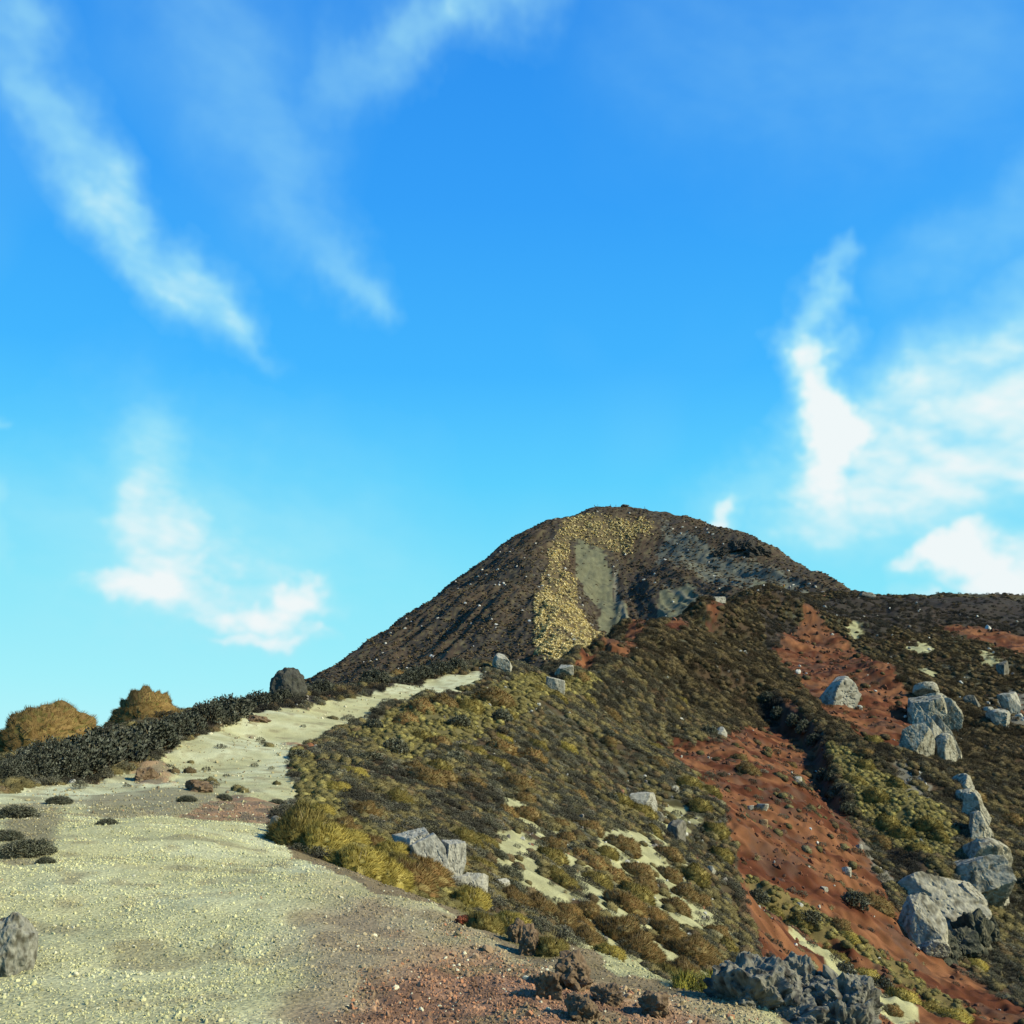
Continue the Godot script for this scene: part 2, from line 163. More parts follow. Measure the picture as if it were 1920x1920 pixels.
# kind, x, z, width
const SHRUBS := [
	["g", -8.47, -18.26, 0.73], ["g", -6.18, -13.72, 0.61], ["g", -7.1, -15.06, 0.45], ["g", -10.09, -23.75, 0.52], ["g", -6.39, -16.9, 0.34], ["g", -5.64, -13.06, 0.23],
	["g", -7.68, -25.17, 0.43], ["g", -7.43, -27.48, 0.41], ["g", -6.04, -27.44, 0.41], ["g", -8.62, -42.68, 0.86], ["r", 1.18, -63, 1.46], ["o", -0.83, -54.56, 1.1],
	["b", -3.4, -42.28, 1.27], ["b", -4.15, -44.51, 1.03], ["o", -3.55, -32.68, 0.85], ["b", 0.47, -47.41, 1.04], ["b", 0.48, -43.68, 1.05], ["b", 3.3, -47.45, 1.18],
	["b", 2.13, -42.93, 0.81], ["b", 4.79, -46.7, 1.25], ["b", 1.49, -39.06, 0.77], ["r", 2.47, -39.92, 0.91], ["r", 2.94, -39.24, 0.89], ["r", 3.6, -39.31, 1.01],
	["b", 4.95, -43.12, 1.1], ["b", 5, -41.57, 0.94], ["o", 1.21, -31.89, 0.66], ["o", 1.49, -31.26, 0.61], ["r", 3.38, -32.91, 1.13], ["b", 2.74, -28.24, 1.24],
	["b", 3.14, -27.55, 1.07], ["r", 4.19, -33.04, 0.87], ["b", 4.08, -29.71, 0.63], ["b", 4.7, -29.23, 1.05], ["b", 5.38, -31.99, 0.87], ["b", 4.14, -26.87, 0.85],
	["b", 5.24, -29.33, 0.85], ["b", 6.04, -40.74, 1], ["b", 7.06, -44.73, 1.1], ["b", 7.25, -50.59, 1.1], ["b", 6.79, -47.08, 1.02], ["o", 8.19, -48.95, 1.2],
	["b", 7.69, -44.93, 1.01], ["b", 7.39, -39.98, 0.97], ["o", 7.08, -36.54, 0.89], ["o", 8, -66.79, 1.67], ["o", 8.11, -62.28, 1.11], ["b", 0, -21.63, 0.64],
	["b", 0.53, -21.9, 0.75], ["b", 0.94, -21.39, 0.67], ["b", 1.4, -20.68, 0.6], ["y", 1.72, -19.72, 0.48], ["r", -1.58, -19.29, 0.85], ["y", -2.28, -20.33, 0.64],
	["r", -2.74, -21.31, 0.63], ["y", -3.08, -20.02, 0.6], ["b", -3.75, -23.56, 0.66], ["y", -4.68, -26.07, 0.6], ["b", -3.95, -28.28, 0.79], ["o", -0.79, -25.79, 0.61],
	["o", -0.85, -31.08, 0.62], ["g", -1.4, -31.37, 0.62], ["g", -0.45, -30.38, 0.6], ["b", -1.5, -79.47, 2.44], ["o", 3.77, -88.75, 1.45], ["b", 1.22, -72.52, 1.1],
	["r", -5.86, -66.36, 1.69], ["b", -4.93, -72.6, 1.93], ["o", -3.13, -73.9, 1.81], ["r", -6.32, -62.08, 1.39], ["b", -3.93, -55.33, 1.29], ["g", -3.26, -64.18, 1.31],
	["g", -0.74, -72.76, 1.48], ["g", -7.58, -57.38, 1.05], ["g", -5.56, -49.97, 1.21], ["g", -6.06, -44.43, 1.12], ["g", -2.82, -50.87, 1.13], ["o", -4.81, -55.81, 1.13],
	["y", -5.83, -38.65, 0.86], ["y", -5.21, -31.49, 0.63], ["b", 7.56, -82.86, 1.26], ["b", 4.99, -66.21, 1], ["o", 7.33, -102.31, 1.57], ["b", 11.37, -83.53, 1.43],
	["o", 13.24, -79.97, 1.61], ["o", 13.2, -75.53, 1.66], ["o", 13.67, -72.44, 1.58], ["o", 13.33, -69.15, 1.37], ["o", 15.37, -82.89, 1.5], ["o", 6.63, -66.28, 1.33],
	["y", 3.78, -74.6, 1.21], ["y", -0.67, -65.75, 1.13], ["g", 21.66, -115.28, 1.99], ["b", 21.55, -97.24, 1.96], ["b", 22.52, -105, 1.59], ["b", 32.09, -121.89, 1.23],
	["b", 40.35, -151.65, 1.4], ["g", 14.71, -65.19, 1.28], ["o", 15.54, -64.78, 1.08], ["g", 17.53, -64.27, 1.25], ["o", 18.01, -61.9, 1.32], ["y", 19.81, -64.75, 1.13],
	["o", 16.91, -64.21, 1.25], ["y", 19.25, -60.43, 1.46], ["g", 19.87, -59.8, 1.27], ["y", 20.23, -57.74, 1.66], ["o", 21.54, -58.35, 1.68], ["y", 22.55, -57.53, 1.54],
	["o", 13.97, -50.93, 1.08], ["g", 9.96, -37.67, 0.54], ["g", 22.61, -72.22, 1.77], ["b", 25.23, -75.92, 2.08], ["y", 32.11, -76.46, 1.33], ["g", 37.1, -150.9, 2.01],
	["g", 37.59, -147.15, 2.11], ["g", 38.44, -142.37, 2.18], ["g", 38.27, -137.01, 2.09], ["g", 37.83, -130.98, 1.99], ["g", 35.48, -120.09, 1.7], ["g", 35.03, -116.02, 1.52],
	["g", 33.35, -108.13, 1.41], ["g", 32.32, -102.77, 1.44], ["o", 36.58, -113.89, 2.29], ["o", 35.72, -105.04, 2.31], ["o", 35.33, -101.4, 2.22], ["o", 36.13, -99.64, 1.98],
	["o", 35.07, -93.22, 2.03], ["b", 33.08, -96.74, 1.92], ["o", 38.96, -100.44, 2], ["o", 39.23, -98.83, 1.77], ["o", 39.37, -118.44, 2.15], ["o", 41.6, -115.1, 2.08]]
# x, z, size
const HEDGE := [
	[-13.72, -28.46, 1.14], [-13.71, -28.84, 1.14], [-13.64, -29.6, 1.36], [-13.65, -29.73, 1.07], [-13.63, -30.12, 1.03], [-13.51, -30.81, 1.38], [-13.48, -31.14, 1.09], [-13.4, -31.47, 1.41],
	[-13.34, -31.96, 1.26], [-13.26, -32.27, 1.01], [-13.3, -32.8, 1.46], [-13.42, -34, 1.08], [-13.51, -34.9, 1.43], [-13.58, -35.71, 1.15], [-13.63, -36.36, 1], [-13.66, -36.98, 0.93],
	[-13.7, -37.64, 1.07], [-13.92, -39.4, 1.11], [-14.1, -41.15, 1.15], [-14.11, -41.4, 1.07], [-14.21, -42.78, 1.09], [-14.29, -44.23, 0.96], [-14.35, -44.84, 1.36], [-14.49, -46.97, 1.1],
	[-14.52, -47.74, 0.93], [-14.58, -49.84, 1.47], [-14.6, -51.28, 0.91], [-14.6, -52.04, 1.37], [-14.61, -53.71, 1.27], [-14.64, -56.03, 1.01], [-14.63, -57.07, 1.13], [-14.54, -59.59, 0.91],
	[-14.54, -59.73, 1.37], [-14.39, -61.8, 0.96], [-14.09, -63.94, 1.02], [-14.09, -64.04, 1], [-13.75, -66.18, 0.92], [-13.53, -67.39, 1.5], [-13.34, -68.39, 1.36], [-12.91, -70.44, 1.19],
	[-12.64, -71.76, 0.92], [-10.85, -78.25, 0.97], [-10.53, -79.17, 1.38], [-10.2, -80.09, 0.82], [-9.87, -81, 0.97], [-9.52, -81.92, 0.96], [-9.15, -82.83, 0.9], [-8.79, -83.74, 1.45],
	[-8.4, -84.65, 1.49], [-8.01, -85.56, 1.43], [-7.6, -86.47, 1.35], [-7.19, -87.37, 1.15], [-6.77, -88.27, 0.95], [-6.33, -89.18, 1.43], [-5.89, -90.07, 1.04], [-5.43, -90.97, 1.36],
	[-4.97, -91.87, 1.37]]
# cirrus: azimuth, elevation, half width (degrees), strength, along each streak
var cirrus := [
	PackedFloat32Array([-29.95, 37.75, 1.04, 0.2, -29.41, 36.08, 1.04, 0.28, -27.45, 32.05, 1.13, 0.3, -24.01, 29, 1.19, 0.5, -22.34, 26.68, 0.89, 0.42, -19.27, 24.71, 1.19, 0.5, -16.23, 23.42, 1.04, 0.45, -14.3, 21.49, 0.42, 0.1]),
	PackedFloat32Array([-21.17, 40.26, 2.68, 0.12, -18.65, 37.44, 2.68, 0.14, -15.41, 32.94, 2.08, 0.16, -12.61, 29.02, 1.49, 0.18, -10.27, 26.47, 1.01, 0.22, -8.31, 24.77, 0.89, 0.3, -7.81, 24.08, 0.42, 0.1]),
	PackedFloat32Array([1.4, 41.31, 1.79, 0.3, -1.04, 40.02, 1.19, 0.3, -4.49, 39.22, 1.07, 0.42, -7.5, 37.36, 1.19, 0.24, -10.78, 36.24, 1.19, 0.16, -12.27, 33.81, 0.89, 0.1]),
	PackedFloat32Array([-21.57, 18.62, 1.49, 0.1, -20.42, 16.52, 1.67, 0.35, -19.82, 14.32, 1.79, 0.5, -19.33, 11.54, 2.08, 0.62, -18.88, 9.31, 2.2, 0.66]),
	PackedFloat32Array([-23.26, 10.97, 3.57, 0.3, -15.9, 10.04, 4.17, 0.4, -9.6, 10.87, 3.57, 0.22]),
	PackedFloat32Array([-24.07, 8.72, 0.42, 0.3, -21.77, 8.87, 1.01, 0.75, -19.13, 9.02, 1.31, 0.85, -16.73, 9.99, 1.31, 0.72, -14.23, 10.55, 0.89, 0.45, -10.77, 10.68, 0.6, 0.25]),
	PackedFloat32Array([-19.76, 6.81, 0.18, 0.2, -16.29, 7.46, 0.83, 0.7, -13.51, 7.84, 1.13, 0.85, -11.23, 8.05, 1.01, 0.75, -8.9, 7.67, 0.6, 0.3]),
	PackedFloat32Array([-18.38, 6.25, 0.18, 0.3, -15.65, 6.17, 0.42, 0.75, -12.87, 6.48, 0.65, 0.8, -10.59, 6.42, 0.42, 0.65, -8.54, 5.99, 0.15, 0.1]),
	PackedFloat32Array([-27.23, 12.76, 0.89, 0.4, -28.58, 11.82, 1.49, 0.5]),
	PackedFloat32Array([-17.76, 16.54, 0.18, 0.12, -16.47, 16.42, 0.18, 0.12]),
	PackedFloat32Array([-28.19, 16.92, 0.3, 0.3, -27.21, 17.06, 0.21, 0.2]),
	PackedFloat32Array([19.84, 27.74, 0.24, 0.1, 19.5, 26.58, 0.54, 0.3, 18.33, 25.66, 0.48, 0.3, 17.76, 24.08, 0.71, 0.4, 17.05, 22.49, 0.77, 0.42, 17.69, 21.3, 0.95, 0.75, 17.68, 19.33, 1.13, 0.85, 18.16, 17.3, 1.31, 1, 17.41, 15.66, 1.49, 1, 16.73, 14, 1.67, 0.8]),
	PackedFloat32Array([12.34, 12.81, 0.77, 0.75, 12.83, 13.95, 0.77, 0.6, 13.89, 14.62, 0.48, 0.3]),
	PackedFloat32Array([10.33, 14.07, 0.89, 0.15, 15.65, 14.93, 1.19, 0.4]),
	PackedFloat32Array([15.19, 12.23, 1.19, 0.55, 17.72, 12.22, 1.79, 0.5, 21.1, 13.37, 1.79, 0.5]),
	PackedFloat32Array([19.82, 17.7, 1.49, 0.55, 23.55, 19.47, 1.49, 0.55, 28.89, 20.77, 1.79, 0.5, 32.64, 21.56, 2.08, 0.45]),
	PackedFloat32Array([19.69, 16.03, 1.79, 0.68, 23.58, 17, 1.79, 0.66, 28.49, 17.4, 2.38, 0.64, 33.29, 17.87, 2.68, 0.5]),
	PackedFloat32Array([18.93, 13.55, 1.49, 0.68, 23.31, 14.27, 1.79, 0.68, 28.19, 14.79, 1.79, 0.68, 32.82, 14.38, 2.38, 0.5]),
	PackedFloat32Array([20.96, 24.21, 0.89, 0.08, 24.46, 25.53, 1.19, 0.14, 29.73, 27.29, 1.49, 0.16, 34.76, 27.95, 1.79, 0.16]),
	PackedFloat32Array([22.31, 20.74, 0.89, 0.14, 25.18, 22.21, 0.89, 0.2, 29.18, 23.06, 1.19, 0.22]),
	PackedFloat32Array([21.35, 10, 0.71, 0.7, 22.77, 11.28, 0.83, 0.85, 24, 10.63, 1.31, 1, 25.61, 9.15, 1.67, 1, 27.46, 8.21, 1.79, 1, 30.87, 7.69, 2.08, 0.9]),
	PackedFloat32Array([20.67, 8.24, 0.42, 0.5, 22.73, 8.04, 0.6, 0.7]),
	PackedFloat32Array([27.35, 13.82, 0.42, 0.3, 26.5, 12.84, 0.6, 0.3, 29.23, 13.33, 1.19, 0.4]),
	PackedFloat32Array([9.89, 38.04, 3.57, 0.08, 17.84, 35.63, 3.57, 0.1, 26.66, 34.41, 3.57, 0.12])]
# kind, x, z, width, label
const EDGE := [
	["y", -0.74, -18.47, 0.6, "yellow tipped round bush nearest the path lip, casting a shadow"],
	["o", -0.28, -10.39, 0.29, "green yellow twiggy bush below the round lip bush"],
	["y", -0.03, -10.81, 0.32, "spiky yellow bush beside the green yellow twiggy one"],
	["g", 0.27, -18.48, 0.45, "grey green low bush at the end of the lip bushes"],
	["o", -3.48, -17.55, 0.96, "olive bush with a dark side at the head of the grassy bank"],
	["y", -3.08, -17.27, 0.77, "broad yellow bush following the dark sided olive one"],
	["y", -2.42, -16.8, 0.66, "low yellow bush in the middle of the grassy bank"],
	["y", -2.06, -17.08, 0.67, "yellow bush lower down the grassy bank"],
	["r", -1.7, -17.69, 0.73, "wide rust coloured bush at the foot of the grassy bank"],
	["o", -1.96, -18.5, 0.55, "small olive bush behind the wide rust coloured one"],
	["o", 0.31, -9.3, 0.27, "flat olive bush on the lip above the scoria rocks"]]
# what one can find one's way by: name, x, z, reach
const MARKS := [
	["the cracked pale outcrop", -1.4, -22.4, 4.73],
	["the white topped slope rock", 8.7, -69.4, 8.36],
	["the lone boulder at the path skyline", -0.7, -93, 9.64],
	["the pale wedge rock", 3.8, -94.8, 9.74],
	["the top of the red gully", 21.1, -112.3, 10.69],
	["the middle of the red gully", 24.3, -93.3, 9.82],
	["the stony rib bend", 30, -92.9, 9.88],
	["the big white cliff", 33.2, -83, 9.46],
	["the broad sandy strip", 0.1, -29.3, 5.41],
	["the small sandy patch beside the outcrop", 0.5, -23.4, 2.9],
	["the lowest sand patches", 4.2, -29.6, 5.47],
	["the gully lip", 9.6, -51.2, 7.22],
	["the large blocky boulder", 50, -158.7, 12.9],
	["the head of the grassy bank", -4.7, -23.5, 4.89],
	["the path bend", -6.8, -45.1, 6.75],
	["the upper path", -6, -73.2, 8.57],
	["the olive strip across the gully", 18.6, -63.7, 8.15],
	["the orange gully floor", 16.8, -54.6, 7.56],
	["the rust shrub below the wedge rock", 1.2, -64.5, 6.42],
	["the split pale cliff", 54.1, -134.6, 12.04],
	["the top edge of the sandy slope", 4.2, -59.7, 6.19]]
const HIKERS := [[70, -261.7], [71.4, -261.4]]
const SUMMIT_WALKERS := [[61, -736.8], [63.5, -738.3], [73.5, -743.4], [77.5, -743.8], [99.8, -749.9]]
const CAIRN := [[84.4, -748.3]]
const CRAG := [[156.3, -636.3], [150.1, -644], [143.2, -649.5], [133.9, -648.3]]

var rng := RandomNumberGenerator.new()
var n_big := noise(11, 1.0)
var n_mid := noise(12, 1.0)
var n_small := noise(13, 1.0)
var n_tone := noise(14, 1.0)
var n_edge := noise(15, 1.0)
var ridge: Dictionary
var peak: Dictionary
var masks := {}
var peak_masks := {}
var taken := {}
var mats := {}

func noise(s: int, f: float, octaves := 1) -> FastNoiseLite:
	var n := FastNoiseLite.new()
	n.seed = s
	n.frequency = f
	n.noise_type = FastNoiseLite.TYPE_SIMPLEX_SMOOTH
	n.fractal_type = FastNoiseLite.FRACTAL_FBM if octaves > 1 else FastNoiseLite.FRACTAL_NONE
	n.fractal_octaves = octaves
	return n

# ---------------------------------------------------------------- sky
func lin(r: float, g: float, b: float) -> Vector3:
	var c := Color(r / 255.0, g / 255.0, b / 255.0).srgb_to_linear()
	return Vector3(c.r, c.g, c.b)

func sky_image() -> Image:
	var stops := [[0.0, lin(190, 246, 250)], [4.0, lin(164, 241, 251)], [9.0, lin(132, 229, 251)], [15.0, lin(94, 208, 254)], [21.0, lin(68, 182, 255)], [30.0, lin(54, 160, 248)], [40.0, lin(46, 143, 237)], [60.0, lin(34, 118, 218)], [91.0, lin(28, 100, 205)]]
	var tone := func(el: float) -> Vector3:
		for i in stops.size() - 1:
			if el < stops[i + 1][0]:
				var t: float = clampf((el - stops[i][0]) / (stops[i + 1][0] - stops[i][0]), 0, 1)
				return (stops[i][1] as Vector3).lerp(stops[i + 1][1], t)
		return stops[-1][1]
	var wh := lin(246, 249, 249)
	var cy := lin(172, 236, 248)
	var wisps := noise(31, 1.0, 3)
	var fine := noise(32, 1.0, 3)
	var soft := noise(33, 1.0, 2)
	# the whole dome, coarse: air and thin cirrus in every direction
	var lw := 1024
	var lh := 512
	var low := PackedFloat32Array()
	low.resize(lw * lh * 3)
	for j in lh:
		var el := 90.0 - (j + 0.5) * 180.0 / lh
		var base: Vector3 = tone.call(maxf(el, 0.0))
		if el < 0:
			base = Vector3(0.16, 0.17, 0.15)
		for i in lw:
			var c := base
			if el >= 0:
				c = c.lerp(wh, thin_cirrus(wisps, (i + 0.5) * 360.0 / lw, el))
			var o := (j * lw + i) * 3
			low[o] = c.x / EXPOSURE
			low[o + 1] = c.y / EXPOSURE
			low[o + 2] = c.z / EXPOSURE
	var img := Image.create_from_data(lw, lh, false, Image.FORMAT_RGBF, low.to_byte_array())
	img.resize(4096, 2048, Image.INTERPOLATE_CUBIC)
	# the streaks that stand ahead, drawn finely
	var a0 := -60.0
	var a1 := 60.0
	var e0 := 0.0
	var e1 := 62.0
	var s := 2048.0 / 360.0
	var dw := int((a1 - a0) * s)
	var dh := int((e1 - e0) * s)
	var den := PackedFloat32Array()
	den.resize(dw * dh)
	for c in cirrus:
		for k in range(0, c.size() - 4, 4):
			var a := Vector2(c[k], c[k + 1])
			var b := Vector2(c[k + 4], c[k + 5])
			var reach: float = maxf(c[k + 2], c[k + 6]) * 2.6
			var x0 := maxi(0, int((minf(a.x, b.x) - reach - a0) * s))
			var x1 := mini(dw, int((maxf(a.x, b.x) + reach - a0) * s) + 1)
			var y0 := maxi(0, int((minf(a.y, b.y) - reach - e0) * s))
			var y1 := mini(dh, int((maxf(a.y, b.y) + reach - e0) * s) + 1)
			var ab := b - a
			var l2 := maxf(ab.length_squared(), 1e-6)
			for y in range(y0, y1):
				for x in range(x0, x1):
					var p := Vector2((x + 0.5) / s + a0, (y + 0.5) / s + e0)
					var t := clampf((p - a).dot(ab) / l2, 0, 1)
					var w := lerpf(c[k + 2], c[k + 6], t)
					var d2 := (p - a - ab * t).length_squared() / (w * w)
					if d2 < 6.0:
						var v := lerpf(c[k + 3], c[k + 7], t) * exp(-d2 * 0.55)
						var o := y * dw + x
						den[o] = maxf(den[o], v) + 0.12 * minf(den[o], v)
	var fw := int((a1 - a0) * 4096 / 360.0)
	var fh := int((e1 - e0) * 4096 / 360.0)
	var data := PackedFloat32Array()
	data.resize(fw * fh * 3)
	for y in fh:
		var el := e1 - (y + 0.5) * 360.0 / 4096
		var base: Vector3 = tone.call(el)
		for x in fw:
			var az := a0 + (x + 0.5) * 360.0 / 4096
			var wx := az + soft.get_noise_2d(az * 0.16, el * 0.16) * 1.5 + soft.get_noise_2d(az * 0.9 + 50, el * 0.9) * 0.35
			var wy := el + soft.get_noise_2d(az * 0.16 + 200, el * 0.16) * 1.1 + soft.get_noise_2d(az * 0.9 + 90, el * 0.9) * 0.28
			var gx := clampf((wx - a0) * s, 0, dw - 2)
			var gy := clampf((wy - e0) * s, 0, dh - 2)
			var ix := int(gx)
			var iy := int(gy)
			var fx := gx - ix
			var fy := gy - iy
			var o := iy * dw + ix
			var d := lerpf(lerpf(den[o], den[o + 1], fx), lerpf(den[o + dw], den[o + dw + 1], fx), fy)
			if d > 0.004:
				d *= 1.0 + 0.3 * wisps.get_noise_2d(az * 0.2 + el * 0.3, el * 0.25 - az * 0.05) + 0.12 * fine.get_noise_2d(az * 0.5, el * 1.1)
			d = 1.0 - (1.0 - clampf(d, 0, 1)) * (1.0 - thin_cirrus(wisps, az, el))
			var c := base.lerp(cy, minf(1.0, d * 1.3)).lerp(wh, smoothstep(0.4, 1.15, d))
			var q := (y * fw + x) * 3
			data[q] = c.x / EXPOSURE
			data[q + 1] = c.y / EXPOSURE
			data[q + 2] = c.z / EXPOSURE
	var ahead := Image.create_from_data(fw, fh, false, Image.FORMAT_RGBF, data.to_byte_array())
	# straight ahead lies at the seam of a panorama
	var top := int(round((90.0 - e1) * 4096 / 360.0))
	var half := int(-a0 * 4096 / 360.0)
	img.blit_rect(ahead, Rect2i(half, 0, fw - half, fh), Vector2i(0, top))
	img.blit_rect(ahead, Rect2i(0, 0, half, fh), Vector2i(4096 - half, top))
	return img

func thin_cirrus(n: FastNoiseLite, az: float, el: float) -> float:
	var v := n.get_noise_3d(cos(deg_to_rad(az)) * 3.0 + el * 0.02, sin(deg_to_rad(az)) * 3.0, el * 0.045)
	return clampf(v * 0.12 + 0.01, 0, 0.06)

# ---------------------------------------------------------------- ground
func fit(rows: Array, u0: float, u1: float, nu: int, v0: float, v1: float, nv: int) -> Dictionary:
	# thin plate spline through the surveyed heights over (bearing, log distance), tabulated
	var n := rows.size()
	var px := PackedFloat64Array()
	var py := PackedFloat64Array()
	var pv := PackedFloat64Array()
	for p in rows:
		var r := Vector2(p[0], p[2]).length()
		px.append(atan2(p[0], -p[2]))
		py.append(log(r))
		pv.append(p[1] / r)
	var m := n + 3
	var A: Array[PackedFloat64Array] = []
	for i in m:
		var row := PackedFloat64Array()
		row.resize(m + 1)
		for j in n:
			if i < n:
				var d: float = (px[i] - px[j]) ** 2 + (py[i] - py[j]) ** 2
				row[j] = d * log(d) if d > 1e-12 else 0.0
				if i == j:
					row[j] += 2e-4
			else:
				row[j] = [1.0, px[j], py[j]][i - n]
		if i < n:
			row[n] = 1.0
			row[n + 1] = px[i]
			row[n + 2] = py[i]
			row[m] = pv[i]
		A.append(row)
	for i in m:
		var best := i
		for k in range(i + 1, m):
			if absf(A[k][i]) > absf(A[best][i]):
				best = k
		var keep := A[i]
		A[i] = A[best]
		A[best] = keep
		var pr := A[i]
		for k in range(i + 1, m):
			var rw := A[k]
			var f := rw[i] / pr[i]
			if f != 0.0:
				for q in range(i, m + 1):
					rw[q] -= f * pr[q]
			A[k] = rw
	var w := PackedFloat64Array()
	w.resize(m)
	for i in range(m - 1, -1, -1):
		var v := A[i][m]
		for q in range(i + 1, m):
			v -= A[i][q] * w[q]
		w[i] = v / A[i][i]
	var g := PackedFloat32Array()
	g.resize(nu * nv)
	for j in nv:
		var y := v0 + (v1 - v0) * j / (nv - 1)
		for i in nu:
			var x := u0 + (u1 - u0) * i / (nu - 1)
			var v := w[n] + w[n + 1] * x + w[n + 2] * y
			for k in n:
				var dx := x - px[k]
				var dy := y - py[k]
				var d := dx * dx + dy * dy + 1e-12
				v += w[k] * d * log(d)
			g[j * nu + i] = v
	return {"g": g, "u0": u0, "v0": v0, "su": (nu - 1) / (u1 - u0), "sv": (nv - 1) / (v1 - v0), "nu": nu, "nv": nv}

func cub(a: float, b: float, c: float, d: float, t: float) -> float:
	return b + 0.5 * t * (c - a + t * (2.0 * a - 5.0 * b + 4.0 * c - d + t * (3.0 * (b - c) + d - a)))

func table(f: Dictionary, u: float, v: float) -> float:
	var g: PackedFloat32Array = f.g
	var nu: int = f.nu
	var x := clampf((u - f.u0) * f.su, 1.0, nu - 2.001)
	var y := clampf((v - f.v0) * f.sv, 1.0, f.nv - 2.001)
	var i := int(x)
	var j := int(y)
	var tx := x - i
	var o := (j - 1) * nu + i - 1
	var a := cub(g[o], g[o + 1], g[o + 2], g[o + 3], tx)
	o += nu
	var b := cub(g[o], g[o + 1], g[o + 2], g[o + 3], tx)
	o += nu
	var c := cub(g[o], g[o + 1], g[o + 2], g[o + 3], tx)
	o += nu
	var d := cub(g[o], g[o + 1], g[o + 2], g[o + 3], tx)
	return cub(a, b, c, d, y - j)

const MU := 560
const MV := 560
const MU0 := -0.66
const MU1 := 0.66
const MV0 := 1.0
const MV1 := 6.75

func to_cells(xz: PackedFloat32Array) -> PackedVector2Array:
	var q := PackedVector2Array()
	for k in range(0, xz.size(), 2):
		var r := Vector2(xz[k], xz[k + 1]).length()
		q.append(Vector2((atan2(xz[k], -xz[k + 1]) - MU0) / (MU1 - MU0) * MU, (log(r) - MV0) / (MV1 - MV0) * MV))
	return q

func raster(polys: Array, soft := 3) -> PackedFloat32Array:
	var a := PackedFloat32Array()
	a.resize(MU * MV)
	for xz in polys:
		var q := to_cells(xz)
		var lo := q[0]
		var hi := q[0]
		for p in q:
			lo = lo.min(p)
			hi = hi.max(p)
		for j in range(maxi(0, int(lo.y)), mini(MV, int(hi.y) + 1)):
			for i in range(maxi(0, int(lo.x)), mini(MU, int(hi.x) + 1)):
				if Geometry2D.is_point_in_polygon(Vector2(i + 0.5, j + 0.5), q):
					a[j * MU + i] = 1.0
	var img := Image.create_from_data(MU, MV, false, Image.FORMAT_RF, a.to_byte_array())
	img.resize(MU / soft, MV / soft, Image.INTERPOLATE_LANCZOS if soft > 4 else Image.INTERPOLATE_BILINEAR)
	img.resize(MU, MV, Image.INTERPOLATE_CUBIC)
	return img.get_data().to_float32_array()

func mask(a: PackedFloat32Array, u: float, v: float) -> float:
	var i := clampi(int((u - MU0) / (MU1 - MU0) * MU), 0, MU - 1)
	var j := clampi(int((v - MV0) / (MV1 - MV0) * MV), 0, MV - 1)
	return a[j * MU + i]

func scarp(x: float, z: float) -> float:
	var y := 0.0
	for sc in scarps:
		var l: PackedFloat32Array = sc[0]
		var reach: float = sc[3] * 1.6
		if x < sc[4] - reach or x > sc[5] + reach or z < sc[6] - reach or z > sc[7] + reach:
			continue
		var best := 1e9
		var side := 0.0
		var along := 0.0
		var n := l.size() / 2 - 1
		for k in n:
			var ax := l[k * 2]
			var az := l[k * 2 + 1]
			var bx := l[k * 2 + 2] - ax
			var bz := l[k * 2 + 3] - az
			var t := clampf(((x - ax) * bx + (z - az) * bz) / (bx * bx + bz * bz), 0, 1)
			var dx := x - ax - bx * t
			var dz := z - az - bz * t
			var d := dx * dx + dz * dz
			if d < best:
				best = d
				side = bx * (z - az) - bz * (x - ax)
				along = (k + t) / n
		best = sqrt(best)
		var ends := smoothstep(0.0, 0.15, along) * (1.0 - smoothstep(0.85, 1.0, along))
		var s := best if side > 0 else -best
		# lower on the side of the shade, with a raised lip on the other
		y += ends * sc[1] * (-smoothstep(-sc[2] * 0.3, sc[2], s) * (1.0 - smoothstep(sc[2], sc[3], s)) + 0.45 * (1.0 - smoothstep(-sc[2] * 0.3, sc[2], s)) * (1.0 - smoothstep(0.0, sc[3], -s)))
	return y

func ground_y(x: float, z: float) -> float:
	var r := sqrt(x * x + z * z)
	var u := atan2(x, -z)
	var v := log(r)
	var y := table(ridge, u, v) * r
	var far := smoothstep(14.0, 45.0, r)
	var sand := mask(masks.path, u, v)
	var red := mask(masks.red, u, v)
	var rough := 1.0 - 0.85 * sand
	if r > 14.0:
		y += scarp(x, z)
		y += far * rough * (0.16 * n_mid.get_noise_2d(x * 0.22, z * 0.22) * (1.0 - 0.4 * red) + 0.10 * n_small.get_noise_2d(x * 0.7, z * 0.7))
		if r > 60.0:
			var f2 := smoothstep(60.0, 160.0, r)
			y += f2 * (1.1 * n_big.get_noise_2d(x * 0.05, z * 0.05) + 0.5 * n_mid.get_noise_2d(x * 0.14 + 9, z * 0.14))
		# rills down the fall line
		y += far * red * (0.30 * n_big.get_noise_2d((z + x * 0.35) * 0.33, x * 0.045) + 0.22 * n_small.get_noise_2d(x * 0.45, z * 0.6) + 0.12 * n_small.get_noise_2d(x * 1.3, z * 1.6))
	if r < 60.0:
		var near := 1.0 - smoothstep(30.0, 60.0, r)
		y += near * (0.05 * n_mid.get_noise_2d(x * 0.5, z * 0.5) + 0.022 * n_small.get_noise_2d(x * 1.7, z * 1.7) * (1.0 - 0.4 * sand) + 0.006 * n_small.get_noise_2d(x * 4.0, z * 4.0) * (0.6 + red))
	return y

func ground_normal(x: float, z: float, e: float) -> Vector3:
	return Vector3(ground_y(x - e, z) - ground_y(x + e, z), 2.0 * e, ground_y(x, z - e) - ground_y(x, z + e)).normalized()

func v3c(v: Vector3) -> Color:
	return Color(v.x, v.y, v.z)

